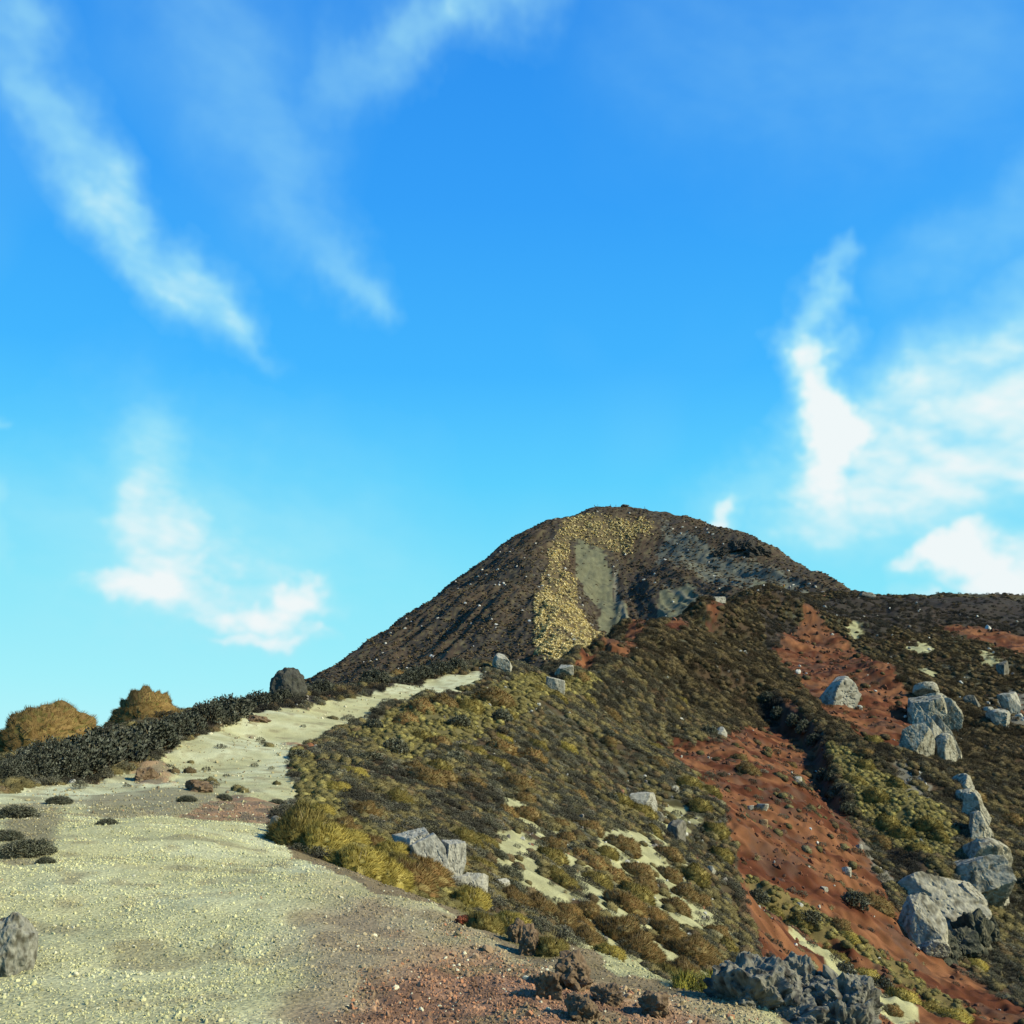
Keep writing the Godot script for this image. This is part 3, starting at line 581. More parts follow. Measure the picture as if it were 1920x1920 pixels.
const OLIVE := Vector3(0.080, 0.072, 0.034)
const BROWN := Vector3(0.080, 0.056, 0.034)
const GREYG := Vector3(0.100, 0.100, 0.070)
const DARK := Vector3(0.050, 0.044, 0.038)
const RED := Vector3(0.105, 0.038, 0.019)
const ORANGE := Vector3(0.205, 0.092, 0.043)
const SAND := Vector3(0.510, 0.505, 0.275)
const PALE := Vector3(0.610, 0.630, 0.400)
const STRAW := Vector3(0.175, 0.155, 0.060)
const RUBBLE := Vector3(0.200, 0.195, 0.155)

func ground_color(x: float, z: float) -> Vector3:
	var r := sqrt(x * x + z * z)
	var u := atan2(x, -z)
	var v := log(r)
	var k := 6.0 / (6.0 + r) # finer patches where the ground is near
	var big := n_tone.get_noise_2d(x * 0.07, z * 0.07)
	var mid := n_tone.get_noise_2d(x * 0.35 + 40, z * 0.35)
	var fine := n_tone.get_noise_2d(x * (0.8 + 3.0 * k) + 80, z * (0.8 + 3.0 * k))
	var e := 0.28 * mid + 0.26 * fine
	var c := Vector3(0.27, 0.215, 0.13).lerp(OLIVE, 0.25 + 0.35 * fine) if r < 17.0 else OLIVE.lerp(BROWN, smoothstep(-0.4, 0.5, big + 0.5 * mid)).lerp(GREYG, smoothstep(0.05, 0.6, fine * 0.7 - big * 0.5))
	var m := 0.0
	m = mask(masks.rubble, u, v)
	if m > 0.02:
		c = c.lerp(RUBBLE, 0.85 * smoothstep(0.4, 0.7, m + e * 1.3))
	m = mask(masks.dark, u, v)
	if m > 0.02:
		c = c.lerp(DARK, 0.9 * smoothstep(0.35, 0.65, m + e))
	m = mask(masks.red, u, v)
	if m > 0.02:
		var rd := RED.lerp(ORANGE, smoothstep(-0.45, 0.4, n_tone.get_noise_2d((z + x * 0.35) * 0.16 + 7, x * 0.03) + 0.6 * n_tone.get_noise_2d((z + x * 0.35) * 0.6 + 70, x * 0.06) + 0.4 * mid))
		if r < 14.0:
			rd = Vector3(0.36, 0.205, 0.125).lerp(Vector3(0.20, 0.115, 0.072), smoothstep(-0.2, 0.4, fine + 0.4 * mid))
		else:
			var blot := n_tone.get_noise_2d(x * 0.16 + 300, z * 0.16) + 0.6 * mid + 0.5 * fine
			rd = rd.lerp(Vector3(0.075, 0.045, 0.032), 0.75 * smoothstep(0.25, 0.8, blot))
			rd *= 1.0 + 0.3 * fine
		c = c.lerp(rd, smoothstep(0.32, 0.62, m + e * 1.1))
	m = mask(masks.straw, u, v)
	if m > 0.02:
		c = c.lerp(STRAW, 0.8 * smoothstep(0.35, 0.75, m + e))
	m = mask(masks.sparse, u, v)
	if m > 0.02:
		var run := n_edge.get_noise_2d((z + x * 0.6) * 0.55, x * 0.16) + 0.7 * mid + 0.3 * fine
		c = c.lerp(SAND * 0.7, smoothstep(-0.3, 0.12, run + (m - 1.0) * 1.2))
	m = mask(masks.sand, u, v)
	if m > 0.02:
		c = c.lerp((SAND * 0.72).lerp(SAND * 0.9, 0.4 + 0.4 * fine), smoothstep(0.30, 0.55, m + e * 0.8))
	m = mask(masks.path, u, v)
	if m > 0.02:
		var sd := SAND.lerp(PALE, smoothstep(-0.5, 0.6, big + 0.7 * mid))
		sd = sd.lerp(Vector3(0.36, 0.33, 0.17), smoothstep(0.15, 0.7, fine + 0.3 * mid) * 0.5)
		var red := mask(masks.red, u, v)
		sd = sd.lerp(Vector3(0.20, 0.17, 0.105), 0.75 * smoothstep(0.3, 0.9, mask(masks.band, u, v) + 0.9 * e))
		if r < 24.0:
			sd = sd.lerp(Vector3(0.35, 0.285, 0.18).lerp(Vector3(0.25, 0.195, 0.125), smoothstep(0.0, 0.5, fine + 0.4 * mid)), 0.9 * smoothstep(0.1, 0.9, mask(masks.brown, u, v) + 0.6 * e))
		if r < 15.0:
			red = mask(masks.rust, u, v)
			sd = sd.lerp(Vector3(0.36, 0.205, 0.125).lerp(Vector3(0.20, 0.115, 0.072), smoothstep(-0.2, 0.4, fine + 0.5 * mid)), 0.95 * smoothstep(0.15, 0.95, red + 0.7 * e))
		else:
			sd = sd.lerp(Vector3(0.34, 0.20, 0.12).lerp(Vector3(0.15, 0.11, 0.08), smoothstep(0.0, 0.3, fine)), 0.8 * smoothstep(0.35, 0.75, red + e * 1.4))
		var blot2 := n_tone.get_noise_2d(x * 0.5 + 500, z * 1.1) + 0.5 * fine
		sd = sd.lerp(Vector3(0.24, 0.21, 0.12), 0.55 * smoothstep(0.35, 0.8, blot2))
		c = c.lerp(sd, smoothstep(0.36, 0.64, m + e * 0.7))
	return c * (1.0 + 0.16 * fine + 0.1 * mid)

func columns(dense: float, step: float, out_to: float) -> PackedFloat32Array:
	var a := PackedFloat32Array()
	var k := -int(dense / step)
	var u := -out_to
	while u < k * step - 1e-4:
		a.append(u)
		u = minf(u + lerpf(0.004, 0.03, clampf((-dense - u) / 0.3, 0, 1)), k * step) if u + 0.004 < k * step else k * step
	for i in range(k, -k + 1):
		a.append(i * step)
	for i in range(a.find(-(-k) * step) - 1, -1, -1):
		a.append(-a[i])
	return a

func build_ground() -> void:
	var us := columns(0.50, 0.0016, 1.02)
	var vs := PackedFloat32Array()
	var v := log(1.8)
	while v < log(545.0):
		vs.append(v)
		v += 0.016 if v < log(5.0) else (0.0056 if v < log(18.0) else 0.0046)
	var nu := us.size()
	var nv := vs.size()
	var P := PackedVector3Array()
	P.resize(nu * nv)
	var C := PackedColorArray()
	C.resize(nu * nv)
	var kind := PackedByteArray()
	kind.resize(nu * nv)
	for j in nv:
		var r := exp(vs[j])
		for i in nu:
			var x := r * sin(us[i])
			var z := -r * cos(us[i])
			var o := j * nu + i
			P[o] = Vector3(x, ground_y(x, z), z)
			C[o] = v3c(ground_color(x, z))
			kind[o] = 2 if mask(masks.red, us[i], vs[j]) > 0.5 else (1 if mask(masks.path, us[i], vs[j]) > 0.5 else 0)
	print("ground points ", nu, " x ", nv)
	var N := PackedVector3Array()
	N.resize(nu * nv)
	for j in nv:
		var ja := maxi(j - 1, 0) * nu
		var jb := mini(j + 1, nv - 1) * nu
		for i in nu:
			N[j * nu + i] = (P[jb + i] - P[ja + i]).cross(P[j * nu + maxi(i - 1, 0)] - P[j * nu + mini(i + 1, nu - 1)]).normalized()
			if N[j * nu + i].y < 0:
				N[j * nu + i] = -N[j * nu + i]
	var info := [["hillside", "scrub covered hillside falling away from the ridge path", "hillside"], ["footpath", "pale sandy footpath winding up along the ridge", "path"], ["red_scree", "bare red volcanic scree in gully and beside path", "scree"]]
	for q in 3:
		var at := PackedInt32Array()
		at.resize(nu * nv)
		at.fill(-1)
		var pp := PackedVector3Array()
		var nn := PackedVector3Array()
		var cc := PackedColorArray()
		var ix := PackedInt32Array()
		for j in nv - 1:
			for i in nu - 1:
				var o := j * nu + i
				if kind[o] != q:
					continue
				for s in [o, o + nu, o + nu + 1, o + 1]:
					if at[s] < 0:
						at[s] = pp.size()
						pp.append(P[s])
						nn.append(N[s])
						cc.append(C[s])
				var a := at[o]
				var b := at[o + nu]
				var c := at[o + nu + 1]
				var d := at[o + 1]
				ix.append_array([a, b, c, a, c, d])
		var o := MeshInstance3D.new()
		o.mesh = array_mesh(pp, nn, cc, ix, mats.ground)
		put(o, info[q][0], info[q][1], info[q][2], "", "structure")

func peak_y(x: float, z: float) -> float:
	var r := sqrt(x * x + z * z)
	var u := atan2(x, -z)
	var v := log(r)
	var y := table(peak, u, v) * r
	y += 3.0 * n_big.get_noise_2d(x * 0.012, z * 0.012 + 5.0) + 1.5 * n_mid.get_noise_2d(x * 0.04, z * 0.04)
	# gullies that run down from the summit
	var dx := x - 78.0
	var dz := z + 745.0
	var far := sqrt(dx * dx + dz * dz)
	var turn := atan2(dx, dz)
	y -= smoothstep(30.0, 180.0, far) * (4.5 * absf(n_big.get_noise_2d(turn * 5.0, far * 0.004 + 20.0)) + 2.0 * absf(n_mid.get_noise_2d(turn * 17.0, far * 0.008)))
	y += 0.8 * n_small.get_noise_2d(x * 0.13, z * 0.13)
	return y

func peak_color(x: float, z: float) -> Vector3:
	var r := sqrt(x * x + z * z)
	var u := atan2(x, -z)
	var v := log(r)
	var big := n_tone.get_noise_2d(x * 0.02, z * 0.02)
	var mid := n_tone.get_noise_2d(x * 0.09 + 40, z * 0.09)
	var fine := n_tone.get_noise_2d(x * 0.33, z * 0.33 + 60)
	var e := 0.3 * mid + 0.25 * fine
	var c := Vector3(0.088, 0.066, 0.046).lerp(Vector3(0.062, 0.055, 0.047), smoothstep(-0.3, 0.4, big)).lerp(Vector3(0.11, 0.095, 0.055), smoothstep(0.1, 0.6, fine))
	c = c.lerp(Vector3(0.155, 0.165, 0.128), 0.85 * smoothstep(0.3, 0.7, mask(peak_masks.grey, u, v) * 0.75 + e))
	c = c.lerp(Vector3(0.150, 0.120, 0.066), 0.8 * smoothstep(0.4, 0.7, mask(peak_masks.straw, u, v) + e))
	c = c.lerp(Vector3(0.165, 0.172, 0.108), 0.9 * smoothstep(0.4, 0.65, mask(peak_masks.sand, u, v) + 0.7 * e))
	for l in peak_paths:
		for k in range(0, l.size() - 2, 2):
			var a := Vector2(l[k], l[k + 1])
			var b := Vector2(l[k + 2], l[k + 3])
			var p := Vector2(x, z)
			if absf(p.x - a.x) + absf(p.y - a.y) < 120.0:
				var d := Geometry2D.get_closest_point_to_segment(p, a, b).distance_to(p) + fine * 0.5
				c = c.lerp(Vector3(0.22, 0.215, 0.16), 0.8 * (1.0 - smoothstep(0.7, 1.9, d)))
	return c * (1.0 + 0.25 * fine + 0.12 * mid)

func build_peak() -> void:
	var u0 := -0.36
	var u1 := 0.52
	var nu := 620
	var v0 := log(330.0)
	var v1 := log(1000.0)
	var nv := 330
	var P := PackedVector3Array()
	P.resize(nu * nv)
	var C := PackedColorArray()
	C.resize(nu * nv)
	for j in nv:
		var r := exp(lerpf(v0, v1, j / (nv - 1.0)))
		for i in nu:
			var u := lerpf(u0, u1, i / (nu - 1.0))
			var x := r * sin(u)
			var z := -r * cos(u)
			P[j * nu + i] = Vector3(x, peak_y(x, z), z)
			C[j * nu + i] = v3c(peak_color(x, z))
	var N := PackedVector3Array()
	N.resize(nu * nv)
	var ix := PackedInt32Array()
	for j in nv:
		var ja := maxi(j - 1, 0) * nu
		var jb := mini(j + 1, nv - 1) * nu
		for i in nu:
			var n := (P[jb + i] - P[ja + i]).cross(P[j * nu + maxi(i - 1, 0)] - P[j * nu + mini(i + 1, nu - 1)]).normalized()
			N[j * nu + i] = n if n.y > 0 else -n
			if j < nv - 1 and i < nu - 1:
				var o := j * nu + i
				ix.append_array([o, o + nu, o + nu + 1, o, o + nu + 1, o + 1])
	var o := MeshInstance3D.new()
	o.mesh = array_mesh(P, N, C, ix, mats.peak)
	put(o, "mountain", "dark brown volcanic peak with yellow grass patches behind the ridge", "mountain", "", "structure")

func build_plain() -> void:
	var st := SurfaceTool.new()
	st.begin(Mesh.PRIMITIVE_TRIANGLES)
	for k in 48:
		var a := TAU * k / 48.0
		var b := TAU * (k + 1) / 48.0
		for p in [Vector3(0, -420, 0), Vector3(sin(a) * 9000, -420, -cos(a) * 9000), Vector3(sin(b) * 9000, -420, -cos(b) * 9000)]:
			st.set_color(Color(0.10, 0.11, 0.08))
			st.set_normal(Vector3.UP)
			st.add_vertex(p)
	st.set_material(mats.plain)
	var o := MeshInstance3D.new()
	o.mesh = st.commit()
	put(o, "ground", "wide low land far below the ridge", "land", "", "structure")

# ---------------------------------------------------------------- helpers
func array_mesh(p: PackedVector3Array, n: PackedVector3Array, c: PackedColorArray, ix: PackedInt32Array, m: Material) -> ArrayMesh:
	var a := []
	a.resize(Mesh.ARRAY_MAX)
	a[Mesh.ARRAY_VERTEX] = p
	a[Mesh.ARRAY_NORMAL] = n
	a[Mesh.ARRAY_COLOR] = c
	if ix.size() > 0:
		a[Mesh.ARRAY_INDEX] = ix
	var me := ArrayMesh.new()
	me.add_surface_from_arrays(Mesh.PRIMITIVE_TRIANGLES, a)
	me.surface_set_material(0, m)
	return me

func put(o: Node3D, called: String, label := "", category := "", group := "", kind := "", parent: Node = self) -> Node3D:
	var n: int = taken.get(called, 0)
	o.name = called if n == 0 or parent != self else "%s_%03d" % [called, n]
	if parent == self:
		taken[called] = n + 1
	parent.add_child(o, true)
	if label:
		o.set_meta("label", label)
	if category:
		o.set_meta("category", category)
	if group:
		o.set_meta("group", group)
	if kind:
		o.set_meta("kind", kind)
	return o

func grain(s: int, f: float, lo: float, hi: float, octaves: int) -> ImageTexture:
	var n := noise(s, f, octaves)
	var img := n.get_seamless_image(512, 512)
	img.convert(Image.FORMAT_L8)
	var d := img.get_data()
	for i in d.size():
		d[i] = int(255.0 * lerpf(lo, hi, d[i] / 255.0))
	return ImageTexture.create_from_image(Image.create_from_data(512, 512, false, Image.FORMAT_L8, d))

func bumps(s: int, f: float, octaves: int, strength: float) -> ImageTexture:
	var n := noise(s, f, octaves)
	var img := n.get_seamless_image(512, 512)
	img.convert(Image.FORMAT_RGBA8)
	img.bump_map_to_normal_map(strength)
	return ImageTexture.create_from_image(img)

func make_materials() -> void:
	var g := grain(41, 0.06, 0.62, 1.0, 4)
	var b := bumps(42, 0.08, 4, 6.0)
	for spec in [["ground", 0.55, 0.5, 1.0], ["peak", 0.06, 0.6, 1.0], ["plain", 0.002, 0.2, 1.0], ["rock", 0.45, 0.4, 0.92], ["cliff", 0.09, 0.45, 0.95]]:
		var m := StandardMaterial3D.new()
		m.vertex_color_use_as_albedo = true
		m.albedo_texture = g
		m.normal_enabled = true
		m.normal_texture = b
		m.normal_scale = spec[2]
		m.uv1_triplanar = true
		m.uv1_world_triplanar = true
		m.uv1_scale = Vector3.ONE * spec[1]
		m.roughness = spec[3]
		m.metallic_specular = 0.2
		mats[spec[0]] = m
	var leaf := StandardMaterial3D.new()
	leaf.vertex_color_use_as_albedo = true
	leaf.roughness = 0.9
	leaf.metallic_specular = 0.15
	leaf.backlight_enabled = true
	leaf.backlight = Color(0.25, 0.25, 0.2)
	mats.leaf = leaf
	var stone := StandardMaterial3D.new()
	stone.vertex_color_use_as_albedo = true
	stone.roughness = 0.95
	stone.metallic_specular = 0.2
	mats.stone = stone
	var cloth := StandardMaterial3D.new()
	cloth.vertex_color_use_as_albedo = true
	cloth.roughness = 0.9
	mats.cloth = cloth

func pick(pal: Array) -> Color:
	# palette rows: weight, r, g, b
	var t := rng.randf()
	for p in pal:
		t -= p[0]
		if t <= 0:
			var k := rng.randf_range(0.75, 1.3)
			return Color(p[1] * k, p[2] * k, p[3] * k)
	return Color(pal[0][1], pal[0][2], pal[0][3])

func tri(P: PackedVector3Array, N: PackedVector3Array, C: PackedColorArray, a: Vector3, b: Vector3, c: Vector3, n: Vector3, col: Color) -> void:
	if (c - a).cross(b - a).dot(n) < 0.0:
		P.append_array([a, c, b])
	else:
		P.append_array([a, b, c])
	N.append_array([n, n, n])
	C.append_array([col, col, col])

func cushion(s: int, blades: int, pal: Array, lump: float, length: float, width: float, rows := 9, cols := 22) -> ArrayMesh:
	# a dense rounded dwarf shrub: a lumpy dome of packed twigs, its surface set with short shoots
	rng.seed = s
	var P := PackedVector3Array()
	var N := PackedVector3Array()
	var C := PackedColorArray()
	var n := noise(s, 1.0, 2)
	var dome := func(d: Vector3) -> Vector3:
		var k := 1.0 + lump * n.get_noise_3d(d.x * 1.1, d.y * 1.1, d.z * 1.1) + 0.4 * lump * n.get_noise_3d(d.x * 3.5 + 9, d.y * 3.5, d.z * 3.5)
		return Vector3(d.x * k, d.y * k * 0.8, d.z * k)
	for j in rows:
		for i in cols:
			var q := []
			for w in [[i, j], [i, j + 1], [i + 1, j + 1], [i + 1, j]]:
				var th: float = TAU * w[0] / cols
				var ph: float = lerpf(-0.45, PI / 2, float(w[1]) / rows)
				q.append(dome.call(Vector3(cos(th) * cos(ph), sin(ph), sin(th) * cos(ph))) * 0.95)
			var col := pick(pal)
			for t in [[0, 1, 2], [0, 2, 3]]:
				var a: Vector3 = q[t[0]]
				var b: Vector3 = q[t[1]]
				var c: Vector3 = q[t[2]]
				tri(P, N, C, a, b, c, ((a + b + c) / 3.0).normalized(), col)
	for k in blades:
		var y := rng.randf_range(-0.25, 1.0)
		var th := rng.randf() * TAU
		var d := Vector3(cos(th) * sqrt(1 - y * y), y, sin(th) * sqrt(1 - y * y))
		var p: Vector3 = dome.call(d)
		var up := (d * 0.9 + Vector3(0, 0.5, 0) + Vector3(rng.randfn(), rng.randfn(), rng.randfn()) * 0.45).normalized()
		var side := up.cross(Vector3(rng.randfn(), rng.randfn(), rng.randfn())).normalized() * width * rng.randf_range(0.5, 1.3)
		var tip := p + up * length * rng.randf_range(0.4, 1.5)
		tri(P, N, C, p * 0.92 - side, p * 0.92 + side, tip, (d + side.cross(up).normalized() * 0.6).normalized(), pick(pal))
	return array_mesh(P, N, C, PackedInt32Array(), mats.leaf)

func heather(s: int, sprigs: int, leaves: int, pal: Array, leaf: float) -> ArrayMesh:
	# an open wiry bush: sprigs fan out of the ground, each set with small leaves
	rng.seed = s
	var P := PackedVector3Array()
	var N := PackedVector3Array()
	var C := PackedColorArray()
	for k in sprigs:
		var th := rng.randf() * TAU
		var out := sqrt(rng.randf()) * 0.95
		var foot := Vector3(cos(th) * out * 0.75, -0.1, sin(th) * out * 0.75)
		var head := Vector3(cos(th) * out, sqrt(maxf(0.05, 1.0 - out * out)) * rng.randf_range(0.75, 1.1), sin(th) * out)
		var tone := pick(pal)
		var side := Vector3(rng.randfn(), 0, rng.randfn()).normalized() * 0.012
		tri(P, N, C, foot - side, foot + side, head, Vector3(side.z, 0.3, -side.x).normalized(), Color(0.07, 0.055, 0.04))
		for q in leaves:
			var t := 1.0 - 0.75 * rng.randf() * rng.randf()
			var p := foot.lerp(head, t) + Vector3(rng.randfn(), rng.randfn(), rng.randfn()) * 0.05
			var up := (Vector3(rng.randfn(), rng.randfn() + 0.8, rng.randfn()) + head * 0.7).normalized()
			var sd := up.cross(Vector3(rng.randfn(), rng.randfn(), rng.randfn())).normalized() * leaf * 0.4
			var kk := rng.randf_range(0.75, 1.25)
			tri(P, N, C, p - sd, p + sd, p + up * leaf, (sd.cross(up).normalized() + head.normalized() * 0.8).normalized(), Color(tone.r * kk, tone.g * kk, tone.b * kk))
	return array_mesh(P, N, C, PackedInt32Array(), mats.leaf)

func tussock(s: int, blades: int, pal: Array, width: float) -> ArrayMesh:
	rng.seed = s
	var P := PackedVector3Array()
	var N := PackedVector3Array()
	var C := PackedColorArray()
	for k in blades:
		var th := rng.randf() * TAU
		var out := rng.randf()
		var foot := Vector3(cos(th), 0, sin(th)) * out * 0.35 + Vector3(0, -0.05, 0)
		var lean := rng.randf_range(0.15, 1.0) * (0.3 + out)
		var th2 := th + rng.randfn() * 0.5
		var tall := rng.randf_range(0.6, 1.1)
		var mid := foot + Vector3(cos(th2) * lean * 0.35, tall * 0.6, sin(th2) * lean * 0.35)
		var tip := foot + Vector3(cos(th2) * lean, tall * (1.0 - 0.35 * lean), sin(th2) * lean)
		var side := Vector3(-sin(th2), 0, cos(th2)) * width
		var n := Vector3(cos(th2) * 0.6, 0.8, sin(th2) * 0.6).normalized()
		var col := pick(pal)
		tri(P, N, C, foot - side, foot + side, mid + side * 0.7, n, col)
		tri(P, N, C, foot - side, mid + side * 0.7, mid - side * 0.7, n, col)
		tri(P, N, C, mid - side * 0.7, mid + side * 0.7, tip, n, col)
	return array_mesh(P, N, C, PackedInt32Array(), mats.leaf)

func sphere_dirs(level: int) -> Array:
	var t := (1.0 + sqrt(5.0)) / 2.0
	var v := [Vector3(-1, t, 0), Vector3(1, t, 0), Vector3(-1, -t, 0), Vector3(1, -t, 0), Vector3(0, -1, t), Vector3(0, 1, t), Vector3(0, -1, -t), Vector3(0, 1, -t), Vector3(t, 0, -1), Vector3(t, 0, 1), Vector3(-t, 0, -1), Vector3(-t, 0, 1)]
	var f := [[0, 11, 5], [0, 5, 1], [0, 1, 7], [0, 7, 10], [0, 10, 11], [1, 5, 9], [5, 11, 4], [11, 10, 2], [10, 7, 6], [7, 1, 8], [3, 9, 4], [3, 4, 2], [3, 2, 6], [3, 6, 8], [3, 8, 9], [4, 9, 5], [2, 4, 11], [6, 2, 10], [8, 6, 7], [9, 8, 1]]
	var out := []
	for q in f:
		out.append([v[q[0]].normalized(), v[q[2]].normalized(), v[q[1]].normalized()])
	for l in level:
		var nx := []
		for q in out:
			var a: Vector3 = (q[0] + q[1]).normalized()
			var b: Vector3 = (q[1] + q[2]).normalized()
			var c: Vector3 = (q[2] + q[0]).normalized()
			nx.append_array([[q[0], a, c], [a, q[1], b], [c, b, q[2]], [a, b, c]])
		out = nx
	return out

func rock_mesh(s: int, level: int, cuts: int, boxy: float, rough: float, tone: Vector3, stain: Vector3, m: Material, smooth := false) -> ArrayMesh:
	# stone broken along flat joints: a ball cut by planes, then weathered
	rng.seed = s
	var planes := []
	for k in cuts:
		var n := Vector3(rng.randfn(), rng.randfn() * 0.8, rng.randfn()).normalized()
		if rng.randf() < boxy:
			var ax := rng.randi() % 3
			n = Vector3(float(ax == 0), float(ax == 1), float(ax == 2)) * (1.0 if rng.randf() < 0.5 else -1.0)
			n = (n + Vector3(rng.randfn(), rng.randfn(), rng.randfn()) * 0.14).normalized()
		planes.append([n, rng.randf_range(0.6, 0.95)])
	var nz := noise(s, 1.0, 4)
	var joints := FastNoiseLite.new() # cracks between the broken faces
	joints.seed = s
	joints.frequency = 1.0
	joints.noise_type = FastNoiseLite.TYPE_CELLULAR
	joints.cellular_return_type = FastNoiseLite.RETURN_DISTANCE2_SUB
	var cracked := level > 3 and rough < 0.1
	var P := PackedVector3Array()
	var N := PackedVector3Array()
	var C := PackedColorArray()
	var at := func(d: Vector3) -> Vector3:
		var r := 1.25
		for p in planes:
			var c: float = d.dot(p[0])
			if c > 0.05:
				r = minf(r, p[1] / c)
		var w := nz.get_noise_3d(d.x * 1.6, d.y * 1.6, d.z * 1.6)
		r *= 1.0 + rough * w + rough * 0.35 * nz.get_noise_3d(d.x * 4.0, d.y * 4.0 + 7, d.z * 4.0)
		if cracked:
			r *= 1.0 - 0.09 * (1.0 - smoothstep(-1.0, -0.86, joints.get_noise_3d(d.x * 1.5 + 0.2 * w, d.y * 1.5, d.z * 1.5 + 0.2 * w)))
		return d * r
	for q in sphere_dirs(level):
		var a: Vector3 = at.call(q[0])
		var b: Vector3 = at.call(q[1])
		var c: Vector3 = at.call(q[2])
		var n := (c - a).cross(b - a).normalized()
		var cols := []
		for p in [a, b, c]:
			var w := nz.get_noise_3d(p.x * 2.4 + 30, p.y * 2.4, p.z * 2.4)
			cols.append(v3c(tone.lerp(stain, smoothstep(-0.05, 0.4, w)) * (1.0 + 0.3 * nz.get_noise_3d(p.x * 7.0, p.y * 7.0 + 50, p.z * 7.0))))
		P.append_array([a, b, c])
		N.append_array([n, n, n])
		C.append_array(cols)
	return array_mesh(P, N, C, PackedInt32Array(), m)

func basis_on(n: Vector3, turn: float, lean: float) -> Basis:
	var up := Vector3.UP.lerp(n, lean).normalized()
	var fx := Vector3(cos(turn), 0, sin(turn))
	var z := fx.cross(up).normalized()
	return Basis(up.cross(z).normalized(), up, z)

func multi(called: String, label: String, category: String, mesh: Mesh, T: Array, C: Array) -> void:
	var mm := MultiMesh.new()
	mm.transform_format = MultiMesh.TRANSFORM_3D
	mm.use_colors = true
	mm.mesh = mesh
	mm.instance_count = T.size()
	for i in T.size():
		mm.set_instance_transform(i, T[i])
		mm.set_instance_color(i, C[i])
	var o := MultiMeshInstance3D.new()
	o.multimesh = mm
	put(o, called, label, category, "", "stuff")

# ---------------------------------------------------------------- plants
var PAL := {
	"b": [[0.5, 0.115, 0.077, 0.034], [0.25, 0.100, 0.082, 0.036], [0.25, 0.16, 0.125, 0.06]],
	"r": [[0.5, 0.150, 0.094, 0.040], [0.2, 0.12, 0.088, 0.036], [0.3, 0.20, 0.160, 0.07]],
	"o": [[0.5, 0.120, 0.098, 0.032], [0.3, 0.095, 0.088, 0.034], [0.2, 0.20, 0.17, 0.06]],
	"y": [[0.5, 0.230, 0.190, 0.050], [0.3, 0.150, 0.130, 0.036], [0.2, 0.30, 0.26, 0.09]],
	"d": [[0.5, 0.056, 0.062, 0.048], [0.3, 0.040, 0.044, 0.034], [0.2, 0.090, 0.096, 0.075]],
	"g": [[0.5, 0.082, 0.088, 0.062], [0.3, 0.060, 0.064, 0.046], [0.2, 0.135, 0.14, 0.105]]}
var plant := {}

func twigs(s: int) -> ArrayMesh:
	# dry stems that stick out of a bush
	rng.seed = s
	var P := PackedVector3Array()
	var N := PackedVector3Array()
	var C := PackedColorArray()
	for k in 46:
		var y := rng.randf_range(0.05, 1.0)
		var th := rng.randf() * TAU
		var d := Vector3(cos(th) * sqrt(1 - y * y), y * 0.8, sin(th) * sqrt(1 - y * y))
		var up := (d + Vector3(rng.randfn(), rng.randfn() + 0.6, rng.randfn()) * 0.5).normalized()
		var side := up.cross(Vector3(rng.randfn(), rng.randfn(), rng.randfn())).normalized() * 0.007
		tri(P, N, C, d * 0.8 - side, d * 0.8 + side, d * 0.95 + up * rng.randf_range(0.12, 0.36), d.normalized(), pick([[0.5, 0.30, 0.25, 0.14], [0.5, 0.20, 0.17, 0.11]]))
	return array_mesh(P, N, C, PackedInt32Array(), mats.leaf)

func make_plants() -> void:
	plant.twigs = [twigs(81), twigs(82), twigs(83)]
	var k := 0
	for c in ["b", "r", "o", "y", "g", "d"]:
		plant[c] = []
		plant[c + "+"] = []
		for i in 3:
			k += 1
			plant[c].append(cushion(100 + k, 4500, PAL[c], 0.34, 0.09, 0.017) if c != "g" and c != "d" else heather(100 + k, 130, 16, PAL[c], 0.11))
		for i in 2:
			k += 1
			plant[c + "+"].append(cushion(100 + k, 12000, PAL[c], 0.4, 0.10, 0.009) if c != "g" and c != "d" else heather(100 + k, 260, 34, PAL[c], 0.06))

const NTH := ["closest", "second closest", "third closest", "fourth closest", "fifth closest", "sixth closest", "seventh closest", "eighth closest", "ninth closest", "tenth closest", "eleventh closest", "twelfth closest"]

func tell_apart(list: Array) -> void:
	# list: [node, what it looks like]; each is named by its place in the row of its kind round the landmark next to it
	var near := {}
	for q in list:
		var p: Vector3 = q[0].position
		var best := ""
		var d := 1e9
		for m in MARKS:
			var e: float = Vector2(m[1] - p.x, m[2] - p.z).length() / m[3]
			if e < d:
				d = e
				best = m[0]
		var key: String = q[1] + "|" + best
		if not near.has(key):
			near[key] = []
		near[key].append([d, q[0]])
	for key in near:
		var rows: Array = near[key]
		rows.sort_custom(func(a, b): return a[0] < b[0])
		for i in rows.size():
			var w: PackedStringArray = key.split("|")
			rows[i][1].set_meta("label", "%s, %s to %s" % [w[0], NTH[i] if i < NTH.size() else "one of the farther ones", w[1]])

